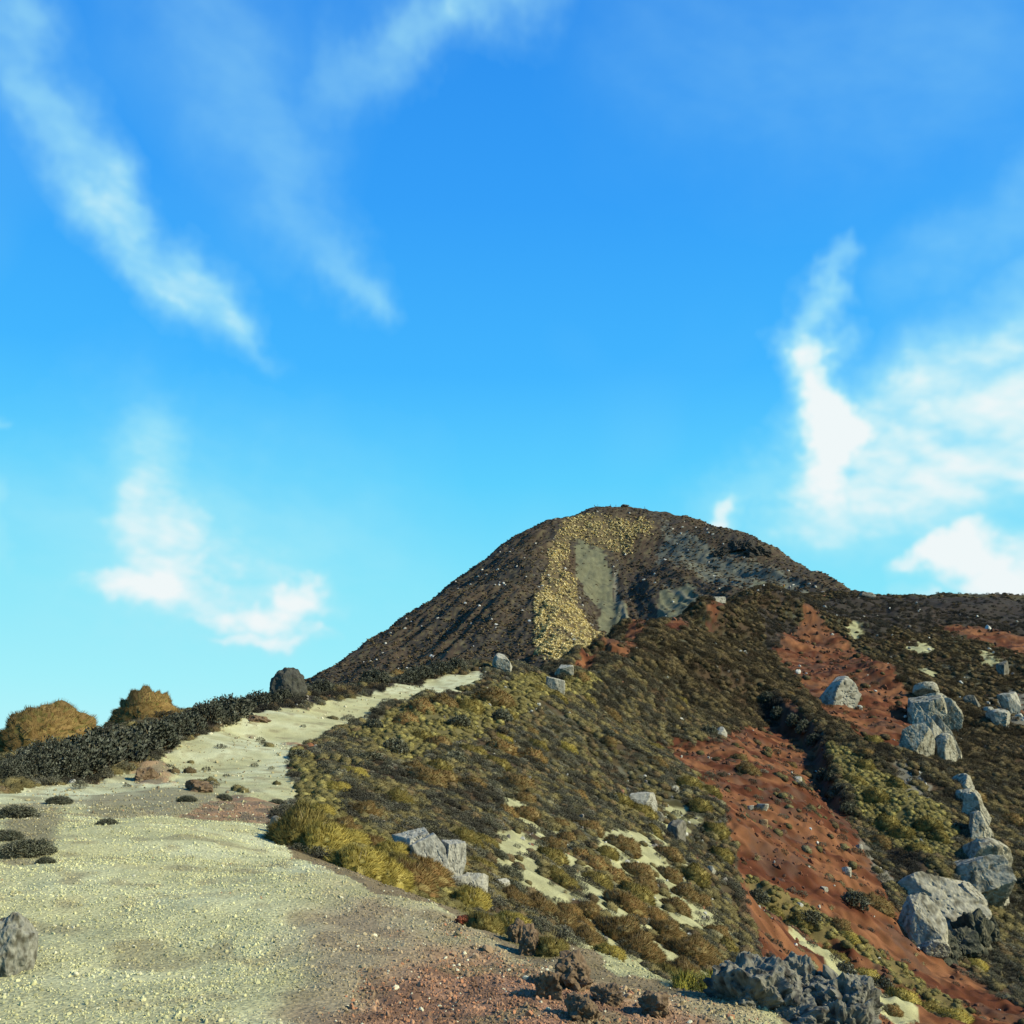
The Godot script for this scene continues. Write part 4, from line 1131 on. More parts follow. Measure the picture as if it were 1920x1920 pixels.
func shrub(kind: String, x: float, z: float, w: float, called: String, label: String, category: String, group: String, tall := 1.0) -> Node3D:
	var r := Vector2(x, z).length()
	var list: Array = plant[kind + ("+" if r < 34.0 else "")]
	var m: ArrayMesh = list[rng.randi() % list.size()]
	var parted := r < 60.0
	var o: Node3D = Node3D.new() if parted else MeshInstance3D.new()
	if parted:
		var f := MeshInstance3D.new()
		f.mesh = m
		put(f, "foliage", "", "", "", "", o)
		var tw := MeshInstance3D.new()
		tw.mesh = plant.twigs[rng.randi() % 3]
		put(tw, "twigs", "", "", "", "stuff", o)
	else:
		(o as MeshInstance3D).mesh = m
	if kind == "g" and group == "grey heather bushes on the slopes" and r < 45.0:
		tall = 0.62
	var n := ground_normal(x, z, w * 0.4)
	var b := basis_on(n, rng.randf() * TAU if kind == "g" or kind == "d" else rng.randf_range(-0.4, 0.4), 0.65)
	var long := rng.randf_range(1.0, 1.3)
	o.transform = Transform3D(b.scaled_local(Vector3(w * 0.54 * long, w * 0.58 * tall, w * 0.54 / sqrt(long))), Vector3(x, ground_y(x, z) - w * 0.05, z))
	return put(o, called, label, category, group)

func region_of(x: float, z: float) -> String:
	var u := atan2(x, -z)
	var v := 0.5 * log(x * x + z * z)
	if mask(masks.path, u, v) > 0.4:
		return "path"
	if mask(masks.sand, u, v) > 0.5:
		return "sand"
	if mask(masks.straw, u, v) > 0.5:
		return "straw"
	if mask(masks.red, u, v) > 0.5:
		return "red"
	if mask(masks.sparse, u, v) > 0.5:
		return "sparse"
	if mask(masks.dark, u, v) > 0.5:
		return "dark"
	if mask(masks.rubble, u, v) > 0.5:
		return "rubble"
	if mask(masks.straw, u, v) > 0.5:
		return "straw"
	return "scrub"

func scatter_scrub() -> void:
	var kinds := {"heather": [[], []], "tuft": [[], []], "mat": [[], []]}
	rng.seed = 77
	for i in 215000:
		var u := rng.randf_range(-0.47, 0.53)
		var v := rng.randf_range(log(8.0), log(430.0))
		if i >= 150000:
			u = rng.randf_range(0.0, 0.53)
			v = rng.randf_range(log(85.0), log(330.0))
		if v < log(17.0) or (v < log(24.0) and rng.randf() < 0.5):
			continue
		var r := exp(v)
		var x := r * sin(u)
		var z := -r * cos(u)
		var reg := region_of(x, z)
		var patch := n_edge.get_noise_2d(x * 0.25, z * 0.25) + 0.6 * n_edge.get_noise_2d(x * 1.1 + 50, z * 1.1)
		var keep := 0.0
		match reg:
			"scrub": keep = 0.75 + 0.3 * patch
			"straw": keep = 0.8
			"sparse": keep = 0.22 + 0.5 * patch
			"dark": keep = 0.55 + 0.4 * patch
			"red": keep = 0.025
			"sand": keep = 0.04
			"rubble": keep = 0.12
			"path": keep = 0.006 if r > 30.0 else 0.0
		if rng.randf() > keep:
			continue
		var n := ground_normal(x, z, 0.5)
		var size := (0.09 + 0.0030 * r) * rng.randf_range(0.6, 1.4)
		if r > 180.0:
			size = 0.55 * rng.randf_range(0.6, 1.5)
		var kind := "heather"
		var t := rng.randf()
		var c := Vector3(0.105, 0.105, 0.074)
		if reg == "straw":
			kind = "tuft" if t < 0.4 else "mat"
			size *= 0.75
			c = Vector3(0.20, 0.18, 0.066) if t < 0.55 else Vector3(0.12, 0.108, 0.045)
		elif reg == "dark":
			c = Vector3(0.048, 0.048, 0.040) if t < 0.8 else Vector3(0.10, 0.08, 0.05)
		else:
			var side := patch + rng.randfn() * 0.35
			if side > 0.55:
				kind = "mat"
				c = Vector3(0.112, 0.098, 0.045)
			elif side > 0.25:
				kind = "mat" if t < 0.6 else "heather"
				c = Vector3(0.096, 0.074, 0.040) if t < 0.5 else Vector3(0.135, 0.128, 0.075)
			elif side < -0.45:
				c = Vector3(0.062, 0.060, 0.046)
			elif t < 0.14:
				kind = "tuft"
				c = Vector3(0.21, 0.185, 0.10)
			elif t < 0.3:
				c = Vector3(0.17, 0.165, 0.125)
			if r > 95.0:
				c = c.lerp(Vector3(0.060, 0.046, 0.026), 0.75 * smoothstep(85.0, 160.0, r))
		c *= rng.randf_range(0.7, 1.35)
		var b := basis_on(n, rng.randf() * TAU, 0.6)
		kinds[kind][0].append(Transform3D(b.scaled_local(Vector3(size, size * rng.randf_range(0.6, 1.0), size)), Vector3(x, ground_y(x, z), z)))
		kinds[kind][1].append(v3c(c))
	var white := [[1.0, 1.0, 1.0, 1.0]]
	print("scrub ", kinds.heather[0].size(), " ", kinds.tuft[0].size(), " ", kinds.mat[0].size())
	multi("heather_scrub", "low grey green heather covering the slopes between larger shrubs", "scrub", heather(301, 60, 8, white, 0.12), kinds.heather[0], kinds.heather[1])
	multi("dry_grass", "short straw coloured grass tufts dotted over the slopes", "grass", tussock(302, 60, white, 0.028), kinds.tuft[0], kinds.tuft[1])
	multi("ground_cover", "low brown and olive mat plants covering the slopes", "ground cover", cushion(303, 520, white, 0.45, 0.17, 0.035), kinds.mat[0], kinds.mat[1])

func scatter_stones() -> void:
	rng.seed = 91
	var T := [[], [], []]
	var C := [[], [], []]
	# gravel near the viewpoint, coarser and redder to the right
	for i in 150000:
		var u := rng.randf_range(-0.52, 0.52)
		var v := rng.randf_range(log(4.2), log(26.0))
		var r := exp(v)
		var x := r * sin(u)
		var z := -r * cos(u)
		var reg := region_of(x, z)
		if reg == "path" and rng.randf() < smoothstep(0.25, 1.0, mask(masks.rust, u, v) + 0.5 * n_edge.get_noise_2d(x * 1.5, z * 1.5)):
			reg = "red"
		var path := reg == "path"
		var red := mask(masks.red, u, v)
		if not path and reg != "red" and rng.randf() > 0.3:
			continue
		var patch := n_edge.get_noise_2d(x * 0.8, z * 0.8)
		if path and rng.randf() > 0.5 + 0.5 * patch + 0.5 * red:
			continue
		var size := 0.0025 + 0.00055 * r + 0.012 * pow(rng.randf(), 11.0)
		if reg == "red":
			size *= 0.95 + 1.9 * pow(rng.randf(), 14.0)
		var t := rng.randf()
		var c := ground_color(x, z) * (rng.randf_range(0.42, 0.8) if t < 0.36 else rng.randf_range(0.74, 1.0))
		if t > 0.97:
			c = Vector3(0.50, 0.48, 0.34)
		elif reg == "red" and t > 0.8:
			c = Vector3(0.33, 0.165, 0.09)
		var k := rng.randi() % 3
		var b := Basis.from_euler(Vector3(rng.randf() * TAU, rng.randf() * TAU, rng.randf() * TAU))
		T[k].append(Transform3D(b.scaled_local(Vector3(size, size * rng.randf_range(0.5, 0.9), size)), Vector3(x, ground_y(x, z) + size * 0.15, z)))
		C[k].append(v3c(c))
	# broken stone on the slopes
	for i in 26000:
		var u := rng.randf_range(-0.46, 0.53)
		var v := rng.randf_range(log(22.0), log(330.0))
		var r := exp(v)
		var x := r * sin(u)
		var z := -r * cos(u)
		var reg := region_of(x, z)
		var lot: float = {"scrub": 0.12, "straw": 0.08, "dark": 0.2, "red": 0.8, "sand": 0.12, "sparse": 0.3, "rubble": 1.0, "path": 0.5}[reg]
		if rng.randf() > lot * (1.0 + 1.5 * n_edge.get_noise_2d(x * 0.08, z * 0.08)):
			continue
		var size := r * 0.0011 * rng.randf_range(0.6, 1.4) + r * 0.002 * pow(rng.randf(), 6.0)
		var t := rng.randf()
		var c := Vector3(0.36, 0.36, 0.31) if t < 0.55 else (Vector3(0.16, 0.15, 0.13) if t < 0.85 else Vector3(0.2, 0.1, 0.06))
		if reg == "red":
			if t > 0.06:
				c = Vector3(0.15, 0.065, 0.036) if t < 0.6 else Vector3(0.075, 0.042, 0.03)
		elif reg == "path":
			c = Vector3(0.28, 0.25, 0.14) if t < 0.6 else (Vector3(0.17, 0.14, 0.09) if t < 0.85 else Vector3(0.48, 0.46, 0.32))
			size *= 0.6
		var k := rng.randi() % 3
		var b := Basis.from_euler(Vector3(rng.randf() * TAU, rng.randf() * TAU, rng.randf() * TAU))
		T[k].append(Transform3D(b.scaled_local(Vector3(size, size * 0.7, size)), Vector3(x, ground_y(x, z) + size * 0.2, z)))
		C[k].append(v3c(c * rng.randf_range(0.8, 1.2)))
	var lab := ["fine pale and rusty gravel strewn over the path and slopes", "angular gravel bits lying over the path and red ground", "small broken stones lying over path and scree"]
	for k in 3:
		multi("gravel", lab[k], "gravel", rock_mesh(400 + k, 1, 7, 0.2, 0.12, Vector3.ONE, Vector3.ONE * 0.8, mats.stone), T[k], C[k])

func spelled(i: int) -> String:
	var ones := ["", "one", "two", "three", "four", "five", "six", "seven", "eight", "nine", "ten", "eleven", "twelve", "thirteen", "fourteen", "fifteen", "sixteen", "seventeen", "eighteen", "nineteen"]
	var tens := ["", "", "twenty", "thirty", "forty", "fifty", "sixty", "seventy", "eighty", "ninety"]
	return ones[i] if i < 20 else tens[i / 10] + ("" if i % 10 == 0 else " " + ones[i % 10])

func place_shrubs() -> void:
	rng.seed = 55
	var said := {"b": ["cushion_shrub", "brown rounded cushion shrub on the slope below the path", "shrub", "brown cushion shrubs", "brown cushion shrub"], "r": ["cushion_shrub", "rust coloured rounded cushion shrub on the slope below the path", "shrub", "rust coloured cushion shrubs", "rust coloured cushion shrub"],
		"o": ["cushion_shrub", "olive green cushion shrub on the ridge slopes", "shrub", "olive cushion shrubs", "olive green cushion shrub"], "y": ["yellow_bush", "yellow green grassy bush along the slope edges", "bush", "yellow green bushes", "yellow green grassy bush"], "g": ["heather_bush", "grey green wiry heather bush on the ridge slopes", "bush", "grey heather bushes on the slopes", "grey wiry heather bush"]}
	var list := []
	for s in SHRUBS:
		var d: Array = said[s[0]]
		list.append([shrub(s[0], s[1], s[2], s[3], d[0], d[1], d[2], d[3]), d[4]])
	var hedge := []
	for h in HEDGE:
		hedge.append([shrub("d", h[0], h[1], h[2] * rng.randf_range(0.85, 1.6), "heather_bush", "dark grey heather bush in the bank lining the upper path", "bush", "heather bushes banked along the path", 1.0), ""])
	for i in hedge.size():
		hedge[i][0].set_meta("label", "dark heather bush in the path bank, place %s counted up from its low end" % spelled(i + 1))
	# the rest of the shrubs one can tell apart, filling the slope
	var n := 0
	var tries := 0
	var spots := []
	for s in SHRUBS:
		spots.append(Vector3(s[1], s[2], s[3]))
	while n < 70 and tries < 6000:
		tries += 1
		var u := rng.randf_range(-0.14, 0.5)
		var v := rng.randf_range(log(24.0), log(150.0))
		var r := exp(v)
		var x := r * sin(u)
		var z := -r * cos(u)
		var reg := region_of(x, z)
		if reg != "scrub" and reg != "straw" and reg != "sand" and reg != "sparse":
			continue
		var w := (0.5 + 0.011 * r) * rng.randf_range(0.7, 1.3)
		var free := true
		for q in spots:
			if Vector2(q.x - x, q.y - z).length() < (q.z + w) * 0.55:
				free = false
				break
		if not free:
			continue
		spots.append(Vector3(x, z, w))
		var kind: String = ["b", "o", "b", "r", "o", "g"][rng.randi() % 6]
		var d: Array = said[kind]
		list.append([shrub(kind, x, z, w, d[0], d[1], d[2], d[3]), d[4]])
		n += 1
	tell_apart(list)

func edge_plants() -> void:
	rng.seed = 66
	# bushes on the near lip of the path, each told apart
	for q in EDGE:
		shrub(q[0], q[1], q[2], q[3], "edge_bush", q[4], "bush", "", 1.25)
	var long := tussock(501, 420, [[0.5, 0.27, 0.25, 0.05], [0.5, 0.19, 0.19, 0.045]], 0.012)
	var gr := [[1.62, -8.9, 0.34, "bright green grass tuft behind the black lava outcrop"], [1.4, -9.0, 0.24, "smaller green grass tuft beside the bright one"]]
	for q in gr:
		var o := MeshInstance3D.new()
		o.mesh = long
		o.transform = Transform3D(Basis.IDENTITY.rotated(Vector3.UP, rng.randf() * TAU).scaled(Vector3(q[2], q[2] * 0.8, q[2])), Vector3(q[0], ground_y(q[0], q[1]) - 0.02, q[1]))
		put(o, "grass_tuft", q[3], "grass")
	# two grassy mounds on the skyline
	for q in [[MOUND_A, 4.4, 2.5, "long brown grassy mound rising behind the dark bank"], [MOUND_B, 2.9, 2.1, "round brown grassy mound on the skyline beside the long one"]]:
		var o := MeshInstance3D.new()
		o.mesh = cushion(int(600 + q[1] * 10), 22000, [[0.5, 0.125, 0.085, 0.034], [0.3, 0.16, 0.115, 0.045], [0.2, 0.10, 0.085, 0.03]], 0.42, 0.011, 0.004, 30, 64)
		var p: Vector3 = q[0]
		o.transform = Transform3D(Basis.IDENTITY.rotated(Vector3.UP, 0.5).scaled(Vector3(q[1] * 0.5, q[2] * 0.95, q[1] * 0.5)), Vector3(p.x, p.y, p.z))
		put(o, "grass_mound", q[3], "mound")

const MOUND_A := Vector3(-18.3, 1.5, -41.0)
const MOUND_B := Vector3(-17.7, 3.0, -50.5)

# ---------------------------------------------------------------- rocks
var TONES := {"pale": [Vector3(0.44, 0.43, 0.35), Vector3(0.22, 0.21, 0.16)], "grey": [Vector3(0.23, 0.22, 0.18), Vector3(0.11, 0.105, 0.08)], "dome": [Vector3(0.085, 0.087, 0.072), Vector3(0.055, 0.055, 0.048)], "mottled": [Vector3(0.27, 0.27, 0.22), Vector3(0.10, 0.095, 0.07)], "lava": [Vector3(0.060, 0.062, 0.052), Vector3(0.045, 0.045, 0.04)], "scoria": [Vector3(0.20, 0.145, 0.092), Vector3(0.11, 0.075, 0.046)], "redrock": [Vector3(0.24, 0.075, 0.04), Vector3(0.16, 0.06, 0.035)], "ochre": [Vector3(0.34, 0.24, 0.13), Vector3(0.22, 0.13, 0.07)]}

func place_rocks() -> void:
	rng.seed = 21
	var k := 0
	for q in ROCKS:
		k += 1
		var t: Array = TONES[q[0]]
		var r := Vector2(q[2], q[3]).length()
		var round: bool = q[0] == "dome" or q[0] == "mottled"
		var lumpy: bool = round or q[0] == "lava" or q[0] == "scoria" or q[0] == "redrock"
		var o := MeshInstance3D.new()
		var lv := 4 if r < 12.0 or q[4] > 1.6 else 3
		o.mesh = rock_mesh(700 + k, lv, 0 if round else (9 if lumpy else 13), 0.1 if lumpy else 0.4, 0.16 if round else (0.34 if lumpy else 0.04), t[0], t[1], mats.rock)
		var y := ground_y(q[2], q[3])
		var turn := k * 1.7
		o.transform = Transform3D(Basis.IDENTITY.rotated(Vector3.UP, turn).scaled(Vector3(q[4] * 0.54, q[5] * 0.68, q[4] * 0.5) * (0.82 if round else 1.0)), Vector3(q[2], y + q[5] * 0.32, q[3] - q[4] * 0.25))
		put(o, "boulder" if q[4] > 0.9 else "stone", q[1], "rock")
	# the cracked pale outcrop beside the path
	var root := Node3D.new()
	var rx := -1.35
	var rz := -20.5
	root.position = Vector3(rx, ground_y(rx, rz), rz)
	root.scale = Vector3(1.2, 1.25, 1.2)
	put(root, "rock_outcrop", "cracked pale grey outcrop of upright slabs above the grassy bank", "rock")
	for s in [[-0.42, 0.36, -0.2, 0.36, 0.42, 0.5, 0.25], [-0.16, 0.22, 0.1, 0.30, 0.50, 0.3, 0.12], [0.20, 0.20, 0.05, 0.26, 0.50, 0.3, -0.15], [0.14, -0.24, 0.3, 0.34, 0.42, 0.28, 0.1], [0.48, -0.18, 0.15, 0.22, 0.40, 0.26, -0.3]]:
		k += 1
		var o := MeshInstance3D.new()
		o.mesh = rock_mesh(700 + k, 5, 14, 0.6, 0.04, Vector3(0.42, 0.41, 0.34), Vector3(0.25, 0.245, 0.20), mats.rock)
		o.transform = Transform3D(Basis.from_euler(Vector3(-0.2, 0.3, s[6])).scaled_local(Vector3(s[3], s[4], s[5])), Vector3(s[0], s[1], s[2]))
		put(o, "slab" if s[4] > 0.45 else "wedge", "", "", "", "", root)
	# black lava at the near lip
	root = Node3D.new()
	root.position = Vector3(1.93, ground_y(1.93, -7.9), -7.9)
	put(root, "lava_outcrop", "black jagged lava outcrop on the near lip of the red ground", "rock")
	for s in [[-0.22, 0.05, 0.0, 0.30, 0.24, 0.3], [0.14, 0.10, -0.1, 0.30, 0.28, 0.3], [0.42, 0.0, 0.05, 0.26, 0.22, 0.26], [-0.02, -0.04, 0.25, 0.28, 0.18, 0.24], [0.3, -0.08, 0.3, 0.22, 0.2, 0.22]]:
		k += 1
		var o := MeshInstance3D.new()
		o.mesh = rock_mesh(700 + k, 5, 8, 0.0, 0.42, Vector3(0.21, 0.205, 0.165), Vector3(0.062, 0.06, 0.052), mats.rock)
		o.transform = Transform3D(Basis.from_euler(Vector3(0, k * 0.9, 0)).scaled_local(Vector3(s[3], s[4], s[5])), Vector3(s[0], s[1], s[2]))
		put(o, "lump" if s[3] > 0.27 else "knob", "", "", "", "", root)
	# cliffs in the far slope
	var ci := 0
	for q in CLIFFS:
		ci += 1
		root = Node3D.new()
		var f: Array = q[1][0]
		root.position = Vector3(f[0], f[1], f[2])
		put(root, "cliff", q[0], "cliff")
		for b in q[1]:
			k += 1
			var o := MeshInstance3D.new()
			var mossy := ci == 4
			o.mesh = rock_mesh(900 + k, 5 if b[4] > 4.0 else 4, 10, 0.2, 0.3 if mossy else 0.05, Vector3(0.07, 0.075, 0.055) if mossy else Vector3(0.41, 0.39, 0.29), Vector3(0.16, 0.15, 0.10) if mossy else Vector3(0.19, 0.175, 0.12), mats.cliff)
			o.transform = Transform3D(Basis.from_euler(Vector3(-0.25, 0.35 + 0.2 * sin(k * 2.0), -0.14)).scaled_local(Vector3(b[3] * 0.8, b[4] * 0.6, b[3] * 1.0)), Vector3(b[0] - f[0], b[1] + b[4] * 0.36 - f[1], b[2] - f[2] - b[3] * 0.7))
			put(o, "rock_face" if b[4] > b[3] * 1.5 else "ledge", "", "", "", "", root)
	# crags on the peak
	var cr := ["dark crag jutting from the skyline of the peak", "rough dark crag below the skyline crag", "broken crag in the upper face of the peak", "low crag above the grey face of the peak"]
	for i in CRAG.size():
		var o := MeshInstance3D.new()
		o.mesh = rock_mesh(970 + i, 4, 14, 0.5, 0.4, Vector3(0.085, 0.08, 0.068), Vector3(0.05, 0.047, 0.042), mats.cliff)
		var s: float = [9.0, 8.0, 8.0, 7.0][i]
		o.transform = Transform3D(Basis.from_euler(Vector3(0, i * 1.1, -0.4)).scaled_local(Vector3(s, s * 0.55, s * 0.7)), Vector3(CRAG[i][0], peak_y(CRAG[i][0], CRAG[i][1]) + s * 0.1, CRAG[i][1]))
		put(o, "crag", cr[i], "rock")
	var o := MeshInstance3D.new()
	o.mesh = rock_mesh(980, 3, 10, 0.2, 0.3, Vector3(0.1, 0.09, 0.075), Vector3(0.06, 0.055, 0.05), mats.cliff)
	o.transform = Transform3D(Basis.IDENTITY.scaled(Vector3(3.2, 1.2, 3.0)), crest(CAIRN[0][0], CAIRN[0][1], 600.0, 900.0, true))
	put(o, "summit_rock", "low rock pile at the very top of the peak", "rock")

func scatter_peak() -> void:
	rng.seed = 33
	var T := [[], [], []]
	var C := [[], [], []]
	for i in 90000:
		var u := rng.randf_range(-0.24, 0.40)
		var v := rng.randf_range(log(370.0), log(760.0))
		var r := exp(v)
		var x := r * sin(u)
		var z := -r * cos(u)
		var straw := mask(peak_masks.straw, u, v)
		var sand := mask(peak_masks.sand, u, v)
		var patch := n_edge.get_noise_2d(x * 0.045, z * 0.045) + 0.5 * n_edge.get_noise_2d(x * 0.15, z * 0.15)
		var t := rng.randf()
		var k := -1
		if straw > 0.35 and rng.randf() < straw * (1.0 + 0.9 * patch):
			k = 0
		elif sand < 0.4 and t < 0.30 + 0.2 * patch:
			k = 1
		elif sand >= 0.4 and t < 0.03:
			k = 1
		elif t > 0.994:
			k = 2
		elif straw < 0.1 and u < 0.03 and t > 0.93 - 0.05 * patch:
			k = 0
		if k < 0:
			continue
		var s: float = [rng.randf_range(0.7, 1.5), rng.randf_range(0.35, 0.85), rng.randf_range(0.3, 1.0)][k]
		var c: Vector3 = [Vector3(0.80, 0.71, 0.42), Vector3(0.070, 0.055, 0.038), Vector3(0.42, 0.42, 0.38)][k]
		if k == 0 and straw < 0.35:
			c = Vector3(0.30, 0.25, 0.14)
			s *= 0.7
		c *= rng.randf_range(0.75, 1.2)
		var b := Basis.IDENTITY.rotated(Vector3.UP, rng.randf() * TAU)
		T[k].append(Transform3D(b.scaled_local(Vector3(s * 1.3, s * 0.7, s)), Vector3(x, peak_y(x, z), z)))
		C[k].append(v3c(c))
	var white := [[1.0, 1.0, 1.0, 1.0]]
	multi("yellow_tussocks", "pale yellow tussock grass in patches on the peak", "grass", tussock(310, 60, white, 0.16), T[0], C[0])
	multi("peak_scrub", "dark brown scrub dotted over the flanks of the peak", "scrub", cushion(311, 60, white, 0.5, 0.3, 0.12), T[1], C[1])
	multi("peak_stones", "pale stones dotted over the flanks of the peak", "stones", rock_mesh(312, 1, 8, 0.3, 0.1, Vector3.ONE, Vector3.ONE * 0.8, mats.stone), T[2], C[2])

# ---------------------------------------------------------------- people
func person_mesh(pose: int, top: Color, legs: Color) -> ArrayMesh:
	var sw := 0.16 if pose == 0 else 0.04
	var bones := [[Vector3(-0.09, 0.05, sw), Vector3(-0.09, 0.48, sw * 0.3), 0.05, 0.06], [Vector3(-0.09, 0.48, sw * 0.3), Vector3(-0.08, 0.9, 0), 0.065, 0.09], [Vector3(0.09, 0.05, -sw), Vector3(0.09, 0.48, 0.02), 0.05, 0.06], [Vector3(0.09, 0.48, 0.02), Vector3(0.08, 0.9, 0), 0.065, 0.09],
		[Vector3(-0.09, 0.03, sw - 0.02), Vector3(-0.09, 0.03, sw + 0.14), 0.04, 0.035], [Vector3(0.09, 0.03, -sw - 0.02), Vector3(0.09, 0.03, -sw + 0.14), 0.04, 0.035],
		[Vector3(0, 0.92, 0), Vector3(0, 1.22, 0), 0.14, 0.15], [Vector3(-0.13, 1.36, 0), Vector3(0.13, 1.36, 0), 0.09, 0.09], [Vector3(0, 1.22, 0), Vector3(0, 1.4, 0), 0.15, 0.1], [Vector3(0, 1.42, 0), Vector3(0, 1.56, 0.01), 0.055, 0.055], [Vector3(0, 1.62, 0.01), Vector3(0, 1.69, 0.02), 0.085, 0.09],
		[Vector3(-0.2, 1.36, 0), Vector3(-0.25, 1.08, -0.03), 0.055, 0.045], [Vector3(-0.25, 1.08, -0.03), Vector3(-0.22, 0.86, 0.12), 0.042, 0.034], [Vector3(-0.22, 0.86, 0.12), Vector3(-0.21, 0.78, 0.15), 0.035, 0.025],
		[Vector3(0.2, 1.36, 0), Vector3(0.25, 1.08, -0.03), 0.055, 0.045], [Vector3(0.25, 1.08, -0.03), Vector3(0.23, 0.84, 0.06), 0.042, 0.034], [Vector3(0.23, 0.84, 0.06), Vector3(0.22, 0.76, 0.08), 0.035, 0.025]]
	var h := 0.035
	var o := Vector3(-0.38, -0.06, -0.32)
	var nx := 22
	var ny := 54
	var nz := 19
	var f := PackedFloat32Array()
	f.resize(nx * ny * nz)
	for y in ny:
		for z in nz:
			for x in nx:
				var p := o + Vector3(x, y, z) * h
				var d := 1.0
				for b in bones:
					var a: Vector3 = b[0]
					var ab: Vector3 = b[1] - a
					var t := clampf((p - a).dot(ab) / ab.length_squared(), 0, 1)
					var e := (p - a - ab * t).length() - lerpf(b[2], b[3], t)
					var k := maxf(0.0, 0.03 - absf(d - e)) / 0.03
					d = minf(d, e) - k * k * 0.0075
				f[(y * nz + z) * nx + x] = d
	var vat := {}
	var P := PackedVector3Array()
	var C := PackedColorArray()
	for y in ny - 1:
		for z in nz - 1:
			for x in nx - 1:
				var s := Vector3.ZERO
				var m := 0
				for e in [[0, 0, 0, 1, 0, 0], [0, 0, 0, 0, 1, 0], [0, 0, 0, 0, 0, 1], [1, 0, 0, 1, 1, 0], [1, 0, 0, 1, 0, 1], [0, 1, 0, 1, 1, 0], [0, 1, 0, 0, 1, 1], [0, 0, 1, 1, 0, 1], [0, 0, 1, 0, 1, 1], [1, 1, 0, 1, 1, 1], [1, 0, 1, 1, 1, 1], [0, 1, 1, 1, 1, 1]]:
					var a := f[((y + e[1]) * nz + z + e[2]) * nx + x + e[0]]
					var b := f[((y + e[4]) * nz + z + e[5]) * nx + x + e[3]]
					if (a < 0) != (b < 0):
						s += Vector3(e[0], e[1], e[2]).lerp(Vector3(e[3], e[4], e[5]), a / (a - b))
						m += 1
				if m > 0:
					vat[(y * nz + z) * nx + x] = P.size()
					var p := o + (Vector3(x, y, z) + s / m) * h
					P.append(p)
					C.append(Color(0.42, 0.27, 0.19) if (p.y > 1.47 and p.y < 1.68 and p.z > -0.03) or (p.y < 0.84 and p.y > 0.7 and absf(p.x) > 0.17) else (Color(0.05, 0.035, 0.025) if p.y > 1.47 else (top if p.y > 0.9 else (legs if p.y > 0.1 else Color(0.05, 0.045, 0.04)))))
	var ix := PackedInt32Array()
	var str := [1, nx * nz, nx]
	for y in range(1, ny - 1):
		for z in range(1, nz - 1):
			for x in range(1, nx - 1):
				var c := (y * nz + z) * nx + x
				for a in 3:
					if (f[c] < 0) != (f[c + str[a]] < 0):
						var s1: int = str[(a + 1) % 3]
						var s2: int = str[(a + 2) % 3]
						var q := [vat.get(c, -1), vat.get(c - s1, -1), vat.get(c - s1 - s2, -1), vat.get(c - s2, -1)]
						if q.min() < 0:
							continue
						if f[c] < 0:
							ix.append_array([q[0], q[2], q[1], q[0], q[3], q[2]])
						else:
							ix.append_array([q[0], q[1], q[2], q[0], q[2], q[3]])
	var st := SurfaceTool.new()
	st.create_from_arrays(array_mesh(P, P, C, ix, mats.cloth).surface_get_arrays(0))
	st.generate_normals()
	st.set_material(mats.cloth)
	return st.commit()

func crest(x: float, z: float, r0: float, r1: float, on_peak: bool) -> Vector3:
	# the highest point of the ground seen along that bearing
	var u := atan2(x, -z)
	var best := Vector3.ZERO
	var most := -9.0
	var r := r0
	while r < r1:
		var q := Vector3(r * sin(u), 0, -r * cos(u))
		q.y = peak_y(q.x, q.z) if on_peak else ground_y(q.x, q.z)
		if (q.y - EYE) / r > most:
			most = (q.y - EYE) / r
			best = q
		r += 0.5
	return best

func place_people() -> void:
	var a := person_mesh(0, Color(0.45, 0.33, 0.05), Color(0.10, 0.09, 0.08))
	var b := person_mesh(1, Color(0.04, 0.05, 0.08), Color(0.04, 0.04, 0.045))
	var lab := ["walker in a yellow jacket on the dark ridge crest", "walker in dark clothes beside the yellow jacket on the crest"]
	for i in 2:
		var o := MeshInstance3D.new()
		o.mesh = [a, b][i]
		o.transform = Transform3D(Basis.IDENTITY.rotated(Vector3.UP, 2.6 + i), crest(HIKERS[i][0], HIKERS[i][1], 240.0, 400.0, false))
		put(o, "person", lab[i], "person")
		var pack := MeshInstance3D.new()
		pack.mesh = rock_mesh(990 + i, 2, 14, 0.8, 0.05, Vector3(0.3, 0.05, 0.04) if i == 0 else Vector3(0.35, 0.35, 0.33), Vector3(0.1, 0.05, 0.05), mats.cloth)
		pack.transform = Transform3D(Basis.IDENTITY.scaled(Vector3(0.19, 0.28, 0.13)), Vector3(0, 1.22, -0.24))
		put(pack, "backpack", "", "", "", "", o)
	var sl := ["dark clothed walker, leftmost on the summit skyline", "dark clothed walker, second from the left on the summit skyline", "dark clothed walker standing tallest near the summit rock", "dark clothed walker just before the summit rock", "dark clothed walker past the summit rock"]
	for i in SUMMIT_WALKERS.size():
		var o := MeshInstance3D.new()
		o.mesh = b
		var p: Array = SUMMIT_WALKERS[i]
		o.transform = Transform3D(Basis.IDENTITY.rotated(Vector3.UP, i * 1.3), crest(p[0], p[1], 600.0, 900.0, true))
		put(o, "person", sl[i], "person")

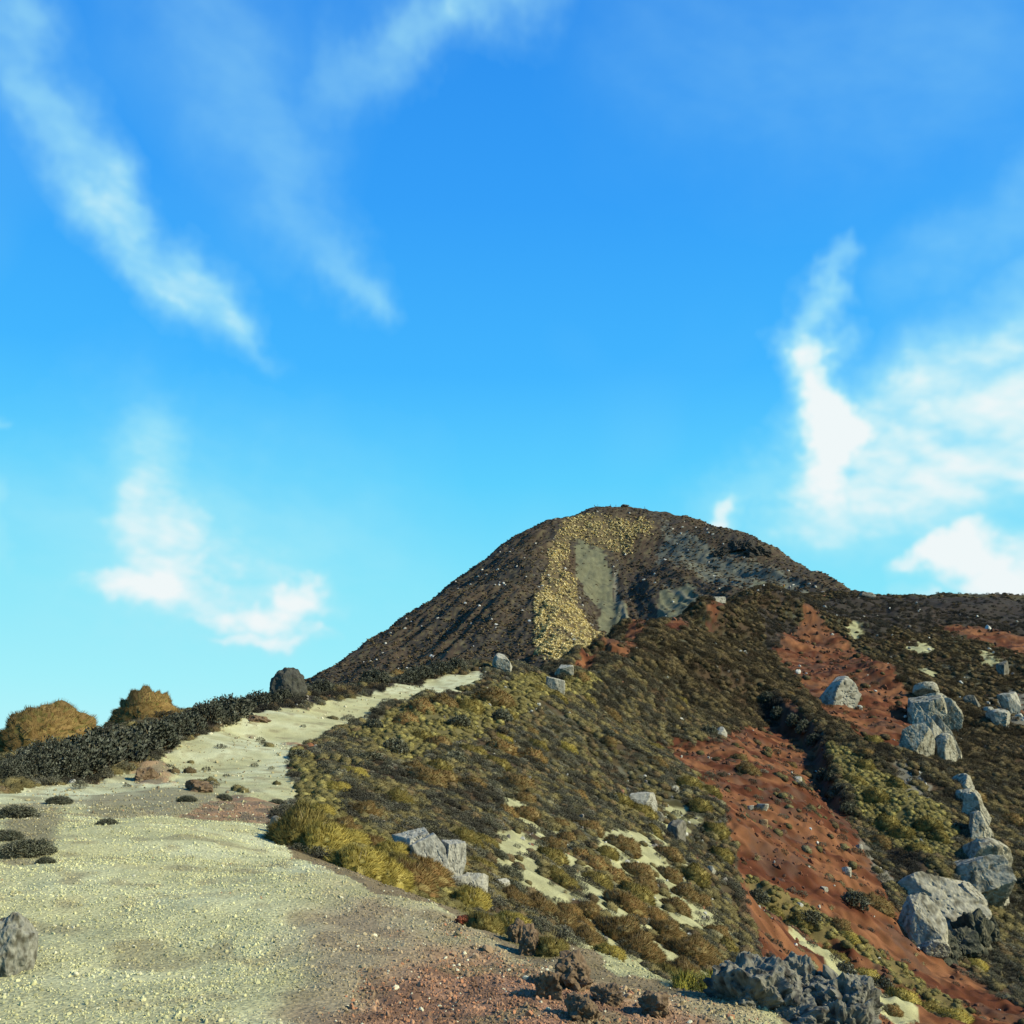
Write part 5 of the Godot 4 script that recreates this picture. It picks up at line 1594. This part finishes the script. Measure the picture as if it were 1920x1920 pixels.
# ---------------------------------------------------------------- scene
func _ready() -> void:
	var cam := Camera3D.new()
	cam.name = "camera"
	cam.position = Vector3(0, EYE, 0)
	cam.rotation_degrees = Vector3(13.4, 0, 0)
	cam.fov = rad_to_deg(2.0 * atan(960.0 / 1925.0))
	cam.near = 0.1
	cam.far = 12000.0
	add_child(cam)
	cam.current = true
	var env := Environment.new()
	env.background_mode = Environment.BG_SKY
	var pano := PanoramaSkyMaterial.new()
	pano.panorama = ImageTexture.create_from_image(sky_image())
	var sky := Sky.new()
	sky.sky_material = pano
	env.sky = sky
	env.tonemap_mode = Environment.TONE_MAPPER_LINEAR
	env.tonemap_exposure = EXPOSURE
	env.sdfgi_enabled = true
	env.ssao_enabled = true
	env.ssil_enabled = true
	var we := WorldEnvironment.new()
	we.name = "world"
	we.environment = env
	add_child(we)
	var sun := DirectionalLight3D.new()
	sun.name = "sun"
	sun.light_color = Color(1.0, 0.955, 0.82)
	sun.light_energy = 1.55
	sun.light_angular_distance = 0.53
	sun.shadow_enabled = true
	add_child(sun)
	sun.look_at_from_position(Vector3.ZERO, -Vector3(0.79, 0.53, 0.31))
	print("sky ", Time.get_ticks_msec())

	make_materials()
	for sc in scarps:
		var l: PackedFloat32Array = sc[0]
		var b := [1e9, -1e9, 1e9, -1e9]
		for k in range(0, l.size(), 2):
			b = [minf(b[0], l[k]), maxf(b[1], l[k]), minf(b[2], l[k + 1]), maxf(b[3], l[k + 1])]
		sc.append_array(b)
	ridge = fit(SURVEY, -1.06, 1.06, 200, log(1.6), log(580.0), 150)
	peak = fit(SURVEY_PEAK, -0.42, 0.58, 90, log(310.0), log(1040.0), 70)
	masks.path = raster([regions.sand[0]])
	masks.sand = raster(regions.sand.slice(1))
	for k in ["red", "dark", "straw", "rubble", "sparse"]:
		masks[k] = raster(regions[k])
	masks.rust = raster([regions.red[3]], 28)
	masks.brown = raster([regions.brown[0]], 40)
	masks.band = raster(regions.brown.slice(1), 10)
	for k in peak_regions:
		peak_masks[k] = raster(peak_regions[k])
	print("fitted ", Time.get_ticks_msec())
	build_ground()
	print("ground ", Time.get_ticks_msec())
	build_peak()
	build_plain()
	print("peak ", Time.get_ticks_msec())
	make_plants()
	place_rocks()
	print("rocks ", Time.get_ticks_msec())
	place_shrubs()
	edge_plants()
	place_people()
	print("shrubs ", Time.get_ticks_msec())
	scatter_scrub()
	scatter_stones()
	scatter_peak()
	print("done ", Time.get_ticks_msec())
